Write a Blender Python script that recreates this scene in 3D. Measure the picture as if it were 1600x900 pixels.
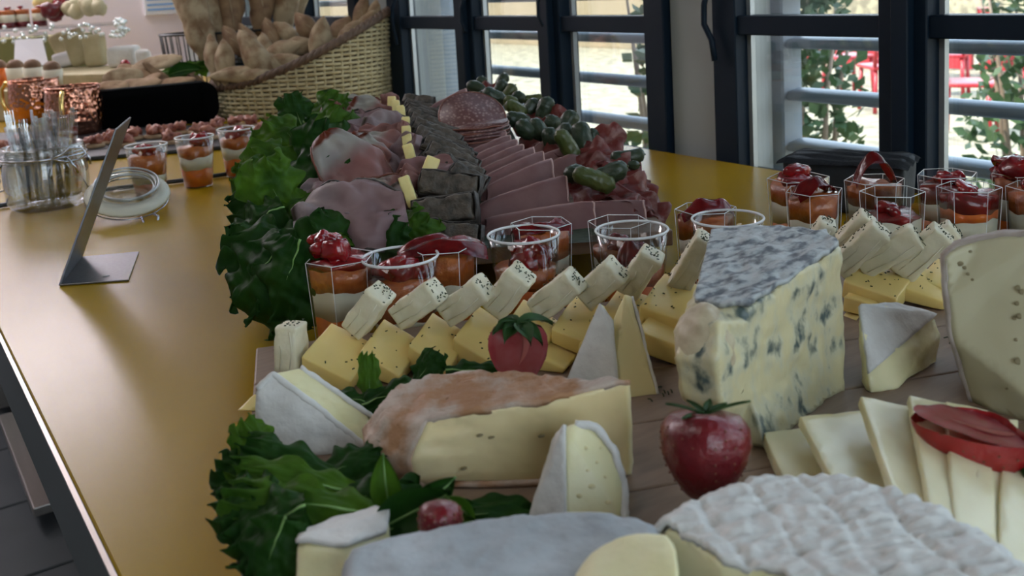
import bpy, bmesh, math, random
from mathutils import Vector, Matrix, noise
random.seed(7)
C = bpy.context.scene.collection
for o in list(bpy.data.objects): bpy.data.objects.remove(o)
pi = math.pi
T = 0.75                      # table top height
EYE = Vector((0, 0, T + .25)) # the photographer's eye
# camera axes in the world (X towards the window wall, Y along the table, Z up)
CR = Vector((.83058644, -.55397441, -.05690802))
CD = Vector((-.12543581, -.08654181, -.98831997))
CF = Vector((.54257905, .82802347, -.14136868))
CU = -CD
FP, PX0, PY0 = 1550., 800., 190.
# ---------------------------------------------------------------- camera
cam = bpy.data.cameras.new('camera'); co = bpy.data.objects.new('camera', cam); C.objects.link(co)
co.matrix_world = Matrix(((CR.x, CU.x, -CF.x, 0), (CR.y, CU.y, -CF.y, 0), (CR.z, CU.z, -CF.z, EYE.z), (0, 0, 0, 1)))
cam.sensor_width = 36; cam.lens = FP / 1600 * 36
cam.shift_y = -(450 - PY0) / 1600; cam.clip_start = .02; cam.clip_end = 200
cam.dof.use_dof = True; cam.dof.focus_distance = .74; cam.dof.aperture_fstop = 15
bpy.context.scene.camera = co
# ---------------------------------------------------------------- light
S = bpy.context.scene
S.view_settings.view_transform = 'Standard'; S.view_settings.look = 'None'
S.view_settings.gamma = 1; S.view_settings.exposure = 1.08
w = bpy.data.worlds.new('sky'); S.world = w; w.use_nodes = True
nt = w.node_tree; nt.nodes.clear()
out = nt.nodes.new('ShaderNodeOutputWorld'); bg = nt.nodes.new('ShaderNodeBackground')
tc = nt.nodes.new('ShaderNodeTexCoord'); sx = nt.nodes.new('ShaderNodeSeparateXYZ')
rp = nt.nodes.new('ShaderNodeValToRGB')
rp.color_ramp.elements[0].position = 0.0; rp.color_ramp.elements[0].color = (.86, .93, 1, 1)
rp.color_ramp.elements[1].position = 0.8; rp.color_ramp.elements[1].color = (.52, .72, 1, 1)
nt.links.new(tc.outputs['Generated'], sx.inputs[0]); nt.links.new(sx.outputs['Z'], rp.inputs[0])
nt.links.new(rp.outputs[0], bg.inputs[0]); bg.inputs[1].default_value = 2.6
nt.links.new(bg.outputs[0], out.inputs[0])
sun = bpy.data.lights.new('sun', 'SUN'); sun.energy = 5.0; sun.angle = .01; sun.color = (1, .93, .8)
so = bpy.data.objects.new('sun', sun); C.objects.link(so); so.location = (0, 0, 8)
so.rotation_euler = Vector((.60, -.12, -.78)).to_track_quat('-Z', 'Y').to_euler()

# ---------------------------------------------------------------- pixel -> place helpers
def ray(x, y): return CR * ((x - PX0) / FP) + CD * ((y - PY0) / FP) + CF
def P(x, y, z=0.):            # the point at height z above the table
    r = ray(x, y); return EYE + r * ((T + z - EYE.z) / r.z)
def V(x, y, d): return EYE + ray(x, y) * d
def depth(p): return (p - EYE).dot(CF)
def XW(x, y, X): r = ray(x, y); return EYE + r * (X / r.x)
ZB = .0234                    # top of the cheese board
def vec(*a): return Vector(a)
# ---------------------------------------------------------------- objects
def empty(name, label, cat, loc, group=None):
    o = bpy.data.objects.new(name, None); C.objects.link(o); o.location = loc; o.empty_display_size = .02
    o['label'] = label; o['category'] = cat
    if group: o['group'] = group
    ORG[o.name] = Vector(loc); return o
ORG = {}
def link(name, bm, mat, parent=None, smooth=True, origin=None):
    """bm is in world coordinates"""
    if parent is not None: org = ORG[parent.name]
    elif origin is not None: org = Vector(origin)
    else:
        xs = [v.co for v in bm.verts]
        org = Vector(((min(v.x for v in xs) + max(v.x for v in xs)) / 2, (min(v.y for v in xs) + max(v.y for v in xs)) / 2, min(v.z for v in xs)))
    for v in bm.verts: v.co -= org
    bmesh.ops.recalc_face_normals(bm, faces=bm.faces)
    me = bpy.data.meshes.new(name); bm.to_mesh(me); bm.free()
    for m in (mat if isinstance(mat, (list, tuple)) else [mat]): me.materials.append(m)
    if smooth: me.polygons.foreach_set('use_smooth', [True] * len(me.polygons))
    o = bpy.data.objects.new(name, me); C.objects.link(o)
    if parent is not None: o.parent = parent
    else: o.location = org
    ORG[o.name] = org
    return o
def tag(o, label=None, cat=None, group=None, kind=None):
    if label: o['label'] = label
    if cat: o['category'] = cat
    if group: o['group'] = group
    if kind: o['kind'] = kind
    return o
def single(name, bm, mat, label, cat, group=None, smooth=True, origin=None):
    return tag(link(name, bm, mat, None, smooth, origin), label, cat, group)
def struct(name, bm, mat, smooth=False): return tag(link(name, bm, mat, None, smooth), kind='structure')
ORD = ['first', 'second', 'third', 'fourth', 'fifth', 'sixth', 'seventh', 'eighth', 'ninth', 'tenth', 'eleventh', 'twelfth', 'thirteenth', 'fourteenth', 'fifteenth', 'sixteenth', 'seventeenth', 'eighteenth', 'nineteenth', 'twentieth', 'twenty-first', 'twenty-second', 'twenty-third', 'twenty-fourth', 'twenty-fifth', 'twenty-sixth', 'twenty-seventh', 'twenty-eighth', 'twenty-ninth', 'thirtieth']
# ---------------------------------------------------------------- materials
def N(nt, t, **k):
    n = nt.nodes.new(t)
    for a, b in k.items(): setattr(n, a, b)
    return n
def mat(name, c1, c2=None, scale=40, rough=.5, bump=0, bscale=None, bdist=.002, metal=0, sss=0, sssr=.006, coat=0, trans=0, spec=.5, lo=.35, hi=.65, detail=4, c3=None, kind='noise', stretch=(1, 1, 1), aniso=None, uvfat=None, emit=None):
    m = bpy.data.materials.new(name); m.use_nodes = True; t = m.node_tree; b = t.nodes['Principled BSDF']
    b.inputs['Base Color'].default_value = (*c1, 1); b.inputs['Roughness'].default_value = rough
    b.inputs['Metallic'].default_value = metal; b.inputs['Specular IOR Level'].default_value = spec
    if sss:
        b.inputs['Subsurface Weight'].default_value = sss; b.inputs['Subsurface Radius'].default_value = (1, .7, .4); b.inputs['Subsurface Scale'].default_value = sssr
    if coat: b.inputs['Coat Weight'].default_value = coat; b.inputs['Coat Roughness'].default_value = .5 if name == 'yellow_laminate' else .12
    co_ = N(t, 'ShaderNodeTexCoord'); mp = N(t, 'ShaderNodeMapping'); mp.inputs['Scale'].default_value = stretch
    t.links.new(co_.outputs['Object'], mp.inputs[0])
    def tex(sc, det=detail):
        if kind == 'voronoi': n = N(t, 'ShaderNodeTexVoronoi'); n.inputs['Scale'].default_value = sc; o_ = n.outputs['Distance']
        elif kind == 'wave': n = N(t, 'ShaderNodeTexWave'); n.inputs['Scale'].default_value = sc; n.inputs['Distortion'].default_value = 3; n.inputs['Detail'].default_value = 3; o_ = n.outputs['Fac']
        else: n = N(t, 'ShaderNodeTexNoise'); n.inputs['Scale'].default_value = sc; n.inputs['Detail'].default_value = det; o_ = n.outputs['Fac']
        t.links.new(mp.outputs[0], n.inputs['Vector']); return o_
    if c2:
        r = N(t, 'ShaderNodeValToRGB'); e = r.color_ramp.elements
        e[0].position = lo; e[0].color = (*c1, 1); e[1].position = hi; e[1].color = (*c2, 1)
        if c3: k = e.new(min(.99, hi + .12)); k.color = (*c3, 1)
        t.links.new(tex(scale), r.inputs[0]); col = r.outputs[0]
        if uvfat:                                   # rim / fat bands along the sheet's own u coordinate
            uv = N(t, 'ShaderNodeUVMap'); s = N(t, 'ShaderNodeSeparateXYZ'); t.links.new(uv.outputs[0], s.inputs[0])
            nz = N(t, 'ShaderNodeTexNoise'); nz.inputs['Scale'].default_value = 60; t.links.new(co_.outputs['Object'], nz.inputs['Vector'])
            ad = N(t, 'ShaderNodeMath', operation='MULTIPLY_ADD'); t.links.new(nz.outputs['Fac'], ad.inputs[0]); ad.inputs[1].default_value = uvfat.get('wob', .15); t.links.new(s.outputs['X'], ad.inputs[2])
            r2 = N(t, 'ShaderNodeValToRGB'); q = r2.color_ramp.elements
            st = uvfat['stops']; q[0].position = st[0][0]; q[0].color = (*st[0][1], 1); q[1].position = st[1][0]; q[1].color = (*st[1][1], 1)
            for p_, c_ in st[2:]: z_ = q.new(p_); z_.color = (*c_, 1)
            t.links.new(ad.outputs[0], r2.inputs[0])
            mx = N(t, 'ShaderNodeMix', data_type='RGBA', blend_type='MULTIPLY'); mx.inputs[0].default_value = 1
            t.links.new(col, mx.inputs[6]); t.links.new(r2.outputs[0], mx.inputs[7]); col = mx.outputs[2]
        t.links.new(col, b.inputs['Base Color'])
    if bump:
        bp = N(t, 'ShaderNodeBump'); bp.inputs['Strength'].default_value = bump; bp.inputs['Distance'].default_value = bdist
        t.links.new(tex(bscale or scale * 3, 5), bp.inputs['Height']); t.links.new(bp.outputs[0], b.inputs['Normal'])
    if trans:                                       # light coming through thin sheets
        tr = N(t, 'ShaderNodeBsdfTranslucent'); ms = N(t, 'ShaderNodeMixShader'); ms.inputs[0].default_value = trans
        if c2: t.links.new(col, tr.inputs[0])
        else: tr.inputs[0].default_value = (*c1, 1)
        t.links.new(b.outputs[0], ms.inputs[1]); t.links.new(tr.outputs[0], ms.inputs[2]); t.links.new(ms.outputs[0], t.nodes['Material Output'].inputs[0])
    if emit: b.inputs['Emission Color'].default_value = (*emit[0], 1); b.inputs['Emission Strength'].default_value = emit[1]
    return m
def glass(name, tint=(1, 1, 1), edge=.55, base=.05, rough=.03):
    m = bpy.data.materials.new(name); m.use_nodes = True; t = m.node_tree; t.nodes.remove(t.nodes['Principled BSDF'])
    tr = N(t, 'ShaderNodeBsdfTransparent'); tr.inputs[0].default_value = (*tint, 1)
    g = N(t, 'ShaderNodeBsdfGlossy'); g.inputs['Roughness'].default_value = rough
    lw = N(t, 'ShaderNodeLayerWeight'); lw.inputs[0].default_value = .35
    mr = N(t, 'ShaderNodeMapRange'); mr.inputs[3].default_value = base; mr.inputs[4].default_value = edge
    ms = N(t, 'ShaderNodeMixShader')
    t.links.new(lw.outputs['Facing'], mr.inputs[0]); t.links.new(mr.outputs[0], ms.inputs[0])
    t.links.new(tr.outputs[0], ms.inputs[1]); t.links.new(g.outputs[0], ms.inputs[2]); t.links.new(ms.outputs[0], t.nodes['Material Output'].inputs[0])
    return m
M = {}
M['table'] = mat('yellow_laminate', (.37, .225, .006), (.355, .215, .005), 8, rough=.26, spec=.32, bump=.02, bscale=300)
M['edge'] = mat('edge_band', (.05, .06, .065), rough=.5)
M['steel'] = mat('brushed_steel', (.42, .38, .35), (.5, .46, .42), 30, rough=.34, metal=1, stretch=(1, .1, 1))
M['signsteel'] = mat('dark_brushed_steel', (.16, .16, .17), (.21, .21, .22), 300, rough=.38, metal=1, stretch=(1, 1, .06))
M['chrome'] = mat('wire_steel', (.5, .5, .52), rough=.2, metal=1)
M['tile'] = mat('slate_tile', (.045, .055, .062), (.06, .07, .078), 6, rough=.55, bump=.05)
M['grout'] = mat('grout', (.02, .022, .024), rough=.9)
M['wall'] = mat('painted_wall', (.30, .32, .31), (.29, .31, .30), 4, rough=.85)
M['lilac'] = mat('lilac_wall', (.86, .79, .86), rough=.85)
M['ceil'] = mat('ceiling_paint', (.6, .6, .6), rough=.9)
M['frame'] = mat('dark_blue_frame_paint', (.004, .012, .024), rough=.5, spec=.2)
M['gasket'] = mat('aluminium_strip', (.45, .47, .48), rough=.35, metal=.6)
M['pane'] = glass('window_glass', (.97, .99, .98), edge=.5, base=.03, rough=.01)
M['cup'] = glass('clear_plastic', (.97, .98, .98), edge=.32, base=.018, rough=.04)
M['jar'] = glass('jar_glass', (.93, .95, .95), edge=.75, base=.06, rough=.04)
M['rim'] = mat('glint_white_lip', (.90, .92, .92), rough=.10, spec=1, trans=.35, c2=(.95, .95, .95))  # window glints on clear lips and corners, put into a near-white colour
M['clear'] = glass('clear_cutlery', (.93, .94, .95), edge=.85, base=.16, rough=.12)
M['louvre'] = mat('grey_louvre_paint', (.20, .235, .27), rough=.45)
M['render'] = mat('beige_render', (.23, .175, .105), (.20, .155, .09), 3, rough=.9)
M['outwhite'] = mat('outside_white_render', (.34, .34, .32), rough=.9)
M['reveal'] = mat('white_reveal_render', (.55, .55, .52), rough=.9)
M['paving'] = mat('pale_paving', (.36, .32, .22), (.20, .175, .13), 9, rough=.9, spec=.1, lo=.4, hi=.6)
M['redmetal'] = mat('red_garden_paint', (.30, .012, .02), rough=.35)
M['leafout'] = mat('shrub_leaf', (.025, .055, .02), (.06, .11, .04), 14, rough=.45, trans=.3)
M['greyblock'] = mat('far_grey_wall', (.10, .115, .13), rough=.8)
M['wood'] = mat('pale_beech_board', (.25, .17, .115), (.19, .125, .085), 20, rough=.55, stretch=(1.5, 9, 4), bump=.08, lo=.3, hi=.7)
M['wood2'] = mat('oiled_board', (.26, .19, .14), (.20, .14, .10), 20, rough=.5, stretch=(1.5, 9, 4), bump=.08)
M['paste'] = mat('pale_cheese_paste', (.76, .66, .36), (.70, .60, .30), 25, rough=.42, sss=.25, bump=.12, bscale=120, lo=.3, hi=.7)
M['pastew'] = mat('creamy_paste', (.80, .74, .46), (.72, .66, .36), 30, rough=.35, sss=.25, bump=.25, bscale=110)
M['reb'] = mat('semi_soft_paste', (.84, .69, .40), (.76, .61, .32), 18, rough=.4, sss=.25, bump=.08, bscale=90)
M['tomme'] = mat('tomme_paste', (.50, .46, .30), (.55, .51, .34), 14, rough=.5, sss=.2, bump=.15, bscale=60)
M['comte'] = mat('hard_yellow_paste', (.80, .62, .24), (.74, .56, .19), 20, rough=.38, sss=.3, bump=.06, bscale=90)
M['blocks'] = mat('white_cheese_block', (.68, .63, .47), (.60, .55, .38), 60, rough=.5, sss=.2, bump=.4, bscale=150)
M['slices'] = mat('ivory_slice', (.72, .66, .44), (.66, .58, .34), 30, rough=.32, sss=.3, bump=.15, bscale=60, stretch=(1, 1, 1))
M['rindw'] = mat('white_bloomy_rind', (.70, .69, .66), (.55, .53, .50), 55, rough=.8, bump=.5, bscale=170, lo=.3, hi=.75)
M['ring'] = mat('grey_bloomy_rind', (.44, .47, .49), (.24, .26, .27), 28, rough=.75, bump=.6, bscale=150, lo=.3, hi=.75)
M['rindblue'] = mat('blue_mould_rind', (.42, .44, .44), (.12, .13, .145), 150, rough=.7, bump=1, bscale=160, lo=.46, hi=.62, stretch=(.7, 1.3, 1), detail=8)
M['rindorange'] = mat('washed_rind', (.36, .18, .085), (.48, .38, .31), 40, rough=.6, bump=.7, bscale=160, lo=.40, hi=.56, detail=7)
M['rindtomme'] = mat('grey_brown_rind', (.42, .36, .32), (.30, .24, .20), 60, rough=.8, bump=.4)
M['blue'] = mat('blue_cheese_paste', (.07, .10, .095), (.54, .51, .35), 85, rough=.38, sss=.1, bump=.7, bscale=90, lo=.33, hi=.44, stretch=(1, 1, .7), c3=(.60, .53, .31), detail=6)
M['hole'] = mat('shaded_hole', (.20, .16, .08), rough=.7)
M['herb'] = mat('dried_herb', (.03, .04, .015), rough=.8)
M['berry'] = mat('strawberry_skin', (.16, .003, .008), (.09, .002, .006), 40, rough=.3, coat=.2, bump=.5, bscale=260)
M['berryl'] = mat('bright_strawberry_skin', (.34, .012, .015), (.24, .008, .01), 40, rough=.3, coat=.2, bump=.4, bscale=260)
M['seed'] = mat('seed', (.16, .05, .02), rough=.4)
M['cutberry'] = mat('cut_strawberry_flesh', (.42, .045, .055), (.50, .12, .13), 60, rough=.25, coat=.4, sss=.3)
M['core'] = mat('strawberry_core', (.58, .16, .13), (.50, .09, .08), 60, rough=.3, sss=.3)
M['calyx'] = mat('calyx_green', (.03, .085, .02), (.06, .15, .035), 60, rough=.5, trans=.15)
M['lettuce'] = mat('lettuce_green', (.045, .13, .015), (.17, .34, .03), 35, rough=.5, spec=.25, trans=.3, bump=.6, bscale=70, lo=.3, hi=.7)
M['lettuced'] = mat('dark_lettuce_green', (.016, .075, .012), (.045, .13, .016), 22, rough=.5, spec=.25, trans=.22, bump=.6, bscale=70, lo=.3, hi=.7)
M['rib'] = mat('pale_leaf_rib', (.20, .36, .10), rough=.4)
M['bed'] = mat('dark_salad_bed', (.010, .022, .008), (.02, .035, .012), 60, rough=.6, bump=.5)
M['orange'] = mat('orange_mousse', (.74, .17, .02), (.62, .11, .010), 90, rough=.38, sss=.2, bump=.3, bscale=200)
M['brownorange'] = mat('pumpkin_puree', (.55, .15, .03), (.38, .08, .015), 120, rough=.3, bump=.7, bscale=160, coat=.3)
M['cream'] = mat('whipped_cheese_layer', (.72, .66, .52), (.66, .60, .46), 60, rough=.5, sss=.2)
M['pepper'] = mat('roasted_red_pepper', (.30, .006, .008), (.12, .003, .006), 60, rough=.2, coat=.4, bump=.4, bscale=90)
M['ham'] = mat('pink_ham', (.40, .22, .21), (.34, .17, .17), 45, rough=.4, trans=.08, bump=.25, bscale=80)
M['hamfat'] = mat('cured_ham_with_fat', (.44, .22, .19), (.38, .17, .16), 35, rough=.36, trans=.1, bump=.25, bscale=60,
    uvfat=dict(wob=.16, stops=[(.0, (.45, .16, .06)), (.12, (.5, .2, .08)), (.16, (1.25, 2.4, 2.5)), (.34, (1.15, 2.2, 2.2)), (.50, (1, 1, 1))]))
M['roast'] = mat('roast_pork', (.42, .28, .28), (.34, .21, .22), 30, rough=.4, bump=.25, bscale=90, trans=.05,
    uvfat=dict(wob=.12, stops=[(.0, (.1, .12, .06)), (.10, (.2, .2, .12)), (.15, (1.3, 1.6, 1.6)), (.38, (1.2, 1.45, 1.45)), (.55, (1.0, 1.0, 1.0))]))
M['hamend'] = mat('ham_cut_edge', (.54, .34, .31), rough=.45)
M['salami'] = mat('salami_slice', (.30, .19, .17), (.12, .045, .042), 260, rough=.35, kind='voronoi', lo=.18, hi=.5, bump=.2)
M['salamirim'] = mat('salami_rim', (.16, .05, .03), rough=.45)
M['cured'] = mat('cured_red_slice', (.30, .07, .06), (.50, .30, .27), 60, rough=.3, lo=.5, hi=.64, trans=.22, bump=.3, bscale=90)
M['pate'] = mat('country_pate', (.035, .028, .02), (.11, .085, .062), 110, rough=.55, bump=.8, bscale=220, lo=.35, hi=.7)
M['crust'] = mat('pate_crust', (.018, .015, .012), (.07, .055, .045), 160, rough=.6, bump=1, bscale=260)
M['butter'] = mat('pale_butter', (.80, .68, .30), (.76, .62, .25), 60, rough=.35, sss=.3, bump=.15)
M['gherkin'] = mat('gherkin_green', (.02, .038, .022), (.035, .048, .022), 60, rough=.38, spec=.35, bump=.7, bdist=.0006, bscale=420, coat=.1)
M['gherkinl'] = mat('yellowish_gherkin', (.055, .075, .018), (.08, .09, .022), 60, rough=.38, spec=.35, bump=.7, bdist=.0006, bscale=420, coat=.1)
M['wicker'] = mat('pale_wicker', (.62, .53, .32), (.50, .41, .23), 60, rough=.55)
M['wickerdark'] = mat('brown_wicker', (.16, .095, .06), (.10, .06, .04), 60, rough=.6)
M['liner'] = mat('basket_inside', (.10, .065, .04), rough=.9)
M['bread'] = mat('floury_crust', (.22, .125, .06), (.44, .33, .20), 30, rough=.75, bump=.8, bscale=90, lo=.36, hi=.56, detail=6)
M['breadd'] = mat('golden_crust', (.16, .08, .04), (.34, .215, .115), 24, rough=.7, bump=.8, bscale=70, lo=.36, hi=.6, detail=6)
M['toast'] = mat('toasted_bread', (.34, .20, .11), (.46, .30, .17), 50, rough=.75, bump=.5)
M['black'] = mat('black_board', (.0015, .0015, .002), rough=.7, spec=.05)
M['blackcloth'] = mat('black_fabric', (.014, .018, .024), (.02, .025, .032), 80, rough=.8, bump=.3)
M['slate'] = mat('slate_plate', (.02, .022, .024), (.035, .035, .038), 40, rough=.5)
M['copper'] = mat('hammered_copper', (.62, .29, .20), (.54, .23, .15), 30, rough=.2, metal=1)
M['brass'] = mat('brass', (.85, .60, .22), rough=.2, metal=1)
M['darkliquid'] = mat('dark_sauce', (.05, .02, .01), rough=.2)
M['rubber'] = mat('white_rubber_seal', (.60, .58, .48), rough=.5)
M['cable'] = mat('black_cable', (.01, .012, .012), rough=.4)
M['canape'] = mat('cured_ham_topping', (.22, .055, .04), (.52, .20, .12), 90, rough=.4, bump=.4)
M['card'] = mat('white_card', (.78, .76, .80), rough=.7)
M['sign_blue'] = mat('sign_blue', (.16, .38, .72), rough=.5)
M['signw'] = mat('sign_white', (.80, .82, .88), rough=.5)
M['wrap'] = mat('pale_wrap', (.50, .43, .26), (.42, .35, .20), 30, rough=.6, bump=.3)
M['greenglass'] = mat('olive_napkin', (.17, .17, .06), rough=.6)
M['fillw'] = mat('fill_panel_diffuser', (.9, .9, .9), emit=((1, .93, .9), 2.5))
M['fillw2'] = mat('wall_fill_diffuser', (.9, .9, .9), emit=((1, .93, .95), 17))
M['fillb'] = mat('bright_fill_diffuser', (.9, .9, .9), emit=((1, .93, .95), 6))
# hammered dimples for the copper
_t = M['copper'].node_tree; _b = _t.nodes['Principled BSDF']
_v = N(_t, 'ShaderNodeTexVoronoi', feature='SMOOTH_F1'); _v.inputs['Scale'].default_value = 125; _c = N(_t, 'ShaderNodeTexCoord'); _t.links.new(_c.outputs['Object'], _v.inputs['Vector'])
_p = N(_t, 'ShaderNodeBump'); _p.inputs['Strength'].default_value = 1; _p.inputs['Distance'].default_value = .0035; _t.links.new(_v.outputs['Distance'], _p.inputs['Height']); _t.links.new(_p.outputs[0], _b.inputs['Normal'])
# ---------------------------------------------------------------- mesh helpers (all world coordinates)
def nb(): return bmesh.new()
def add_box(bm, c, h, R=None, taper=1):
    vs = []
    for z in (-1, 1):
        for x, y in ((-1, -1), (1, -1), (1, 1), (-1, 1)):
            k = taper if z > 0 else 1
            v = Vector((x * h[0] * k, y * h[1] * k, z * h[2]))
            vs.append(bm.verts.new(Vector(c) + (R @ v if R else v)))
    for f in ((3, 2, 1, 0), (4, 5, 6, 7), (0, 1, 5, 4), (1, 2, 6, 5), (2, 3, 7, 6), (3, 0, 4, 7)): bm.faces.new([vs[i] for i in f])
    return bm
def box2(bm, a, b):
    a, b = Vector(a), Vector(b); return add_box(bm, (a + b) / 2, [abs(q) / 2 for q in (b - a)])
def bevel(bm, off, seg=2):
    bmesh.ops.bevel(bm, geom=bm.edges[:], offset=off, segments=seg, affect='EDGES', profile=.5, clamp_overlap=True); return bm
def add_tube(bm, pts, rad, seg=8, closed=False, caps=True, flat=None):
    pts = [Vector(p) for p in pts]; n = len(pts); rings = []
    up = Vector((0, 0, 1)); t0 = (pts[1] - pts[0]).normalized()
    if abs(t0.dot(up)) > .9: up = Vector((1, 0, 0))
    a = t0.cross(up).normalized()
    for i, p in enumerate(pts):
        t = (pts[(i + 1) % n] - pts[i - 1]) if closed or 0 < i < n - 1 else (pts[1] - pts[0] if i == 0 else pts[-1] - pts[-2])
        t.normalize(); a = (a - t * a.dot(t)).normalized(); b = t.cross(a)
        r = rad[i] if isinstance(rad, (list, tuple)) else rad
        rings.append([bm.verts.new(p + (a * math.cos(2 * pi * k / seg) + b * math.sin(2 * pi * k / seg) * (flat or 1)) * r) for k in range(seg)])
    for i in range(n if closed else n - 1):
        A, B = rings[i], rings[(i + 1) % n]
        for k in range(seg): bm.faces.new((A[k], A[(k + 1) % seg], B[(k + 1) % seg], B[k]))
    if caps and not closed: bm.faces.new(rings[0][::-1]); bm.faces.new(rings[-1])
    return bm
def add_lathe(bm, c, prof, seg=32, ax=None, close=False):
    """prof: (radius, height) pairs about the axis"""
    ax = Vector(ax or (0, 0, 1)).normalized(); a = ax.orthogonal().normalized(); b = ax.cross(a); c = Vector(c); rings = []
    for r, z in prof:
        if r < 1e-6: rings.append([bm.verts.new(c + ax * z)])
        else: rings.append([bm.verts.new(c + ax * z + (a * math.cos(2 * pi * k / seg) + b * math.sin(2 * pi * k / seg)) * r) for k in range(seg)])
    m = len(rings)
    for i in range(m if close else m - 1):
        A, B = rings[i], rings[(i + 1) % m]
        for k in range(seg):
            k2 = (k + 1) % seg
            if len(A) == 1 and len(B) == 1: continue
            if len(A) == 1: bm.faces.new((A[0], B[k], B[k2]))
            elif len(B) == 1: bm.faces.new((A[k], A[k2], B[0]))
            else: bm.faces.new((A[k], A[k2], B[k2], B[k]))
    return bm
def add_ngon_prism(bm, c, r0, r1, z0, z1, n, rot=0, bulge=0):
    c = Vector(c); rings = []
    for r, z in ((r0, z0), (r1, z1)): rings.append([bm.verts.new(c + vec(r * math.cos(rot + 2 * pi * k / n), r * math.sin(rot + 2 * pi * k / n), z)) for k in range(n)])
    for k in range(n): bm.faces.new((rings[0][k], rings[0][(k + 1) % n], rings[1][(k + 1) % n], rings[1][k]))
    bm.faces.new(rings[0][::-1]); bm.faces.new(rings[1]); return bm
def add_torus(bm, c, R, r, ax=None, seg=40, s2=8, ngon=0, rot=0):
    ax = Vector(ax or (0, 0, 1)).normalized()
    if abs(ax.z) > .99: a, b = vec(1, 0, 0), vec(0, 1, 0)
    else: a = ax.orthogonal().normalized(); b = ax.cross(a)
    n = ngon or seg
    return add_tube(bm, [Vector(c) + (a * math.cos(rot + 2 * pi * k / n) + b * math.sin(rot + 2 * pi * k / n)) * R for k in range(n)], r, s2, closed=True)
def fine(bm, L, it=4):
    for _ in range(it):
        es = [e for e in bm.edges if e.calc_length() > L]
        if not es: break
        bmesh.ops.subdivide_edges(bm, edges=es, cuts=1, use_grid_fill=True)
        bmesh.ops.triangulate(bm, faces=[f for f in bm.faces if len(f.verts) > 4])
    return bm
def rough(bm, amp, freq, seed=0, amp2=0, f2=0):
    bm.normal_update(); off = Vector((seed * 3.1, seed * 1.7, seed))
    mv = [(v, v.normal.copy()) for v in bm.verts]
    for v, n in mv:
        d = noise.noise((v.co + off) * freq) * amp
        if amp2: d += noise.noise((v.co - off) * f2) * amp2
        v.co += n * d
    return bm
def hullsolid(name, label, cat, pts, rset, mp, mr, group=None, bev=.002, L=.005, amp=.0006, fr=90, rb=.0018, pn='cut_body', rn='rind', seed=0, ring=None):
    """a convex piece of cheese; faces whose corners all lie in rset carry the rind"""
    pts = [Vector(p) for p in pts]
    bm = nb(); vs = [bm.verts.new(p) for p in pts]
    r = bmesh.ops.convex_hull(bm, input=vs)
    bmesh.ops.delete(bm, geom=[v for v in bm.verts if not v.link_faces], context='VERTS')
    bmesh.ops.recalc_face_normals(bm, faces=bm.faces); bm.normal_update()
    rr = nb(); mpv = {}
    def isr(f): return all(any((v.co - pts[i]).length < 1e-6 for i in rset) for v in f.verts)
    for f in bm.faces:
        if isr(f):
            q = []
            for v in f.verts:
                k = tuple(round(a, 7) for a in v.co)
                if k not in mpv: mpv[k] = rr.verts.new(v.co)
                q.append(mpv[k])
            rr.faces.new(q)
    lo = min(p.z for p in pts); cx_ = sum((p for p in pts), Vector()) / len(pts)
    th = empty(name, label, cat, (cx_.x, cx_.y, lo), group)
    bmesh.ops.dissolve_limit(bm, angle_limit=.06, verts=bm.verts, edges=bm.edges)
    bevel(bm, bev, 3); bmesh.ops.triangulate(bm, faces=bm.faces); fine(bm, L); rough(bm, amp, fr, seed, amp * .5, fr * 3)
    link(pn, bm, mp, th)
    if len(rr.faces):
        bmesh.ops.dissolve_limit(rr, angle_limit=.06, verts=rr.verts, edges=rr.edges)
        bmesh.ops.triangulate(rr, faces=rr.faces); fine(rr, L * .7, 5); rr.normal_update()
        for v in rr.verts: v.co = v.co + v.normal * (rb - bev * .25 + noise.noise(v.co * 130) * .0007 + noise.noise(v.co * 420) * .0003)
        bmesh.ops.solidify(rr, geom=rr.faces[:] + rr.edges[:] + rr.verts[:], thickness=.0016)
        link(rn, rr, mr, th)
    else: rr.free()
    return th
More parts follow.
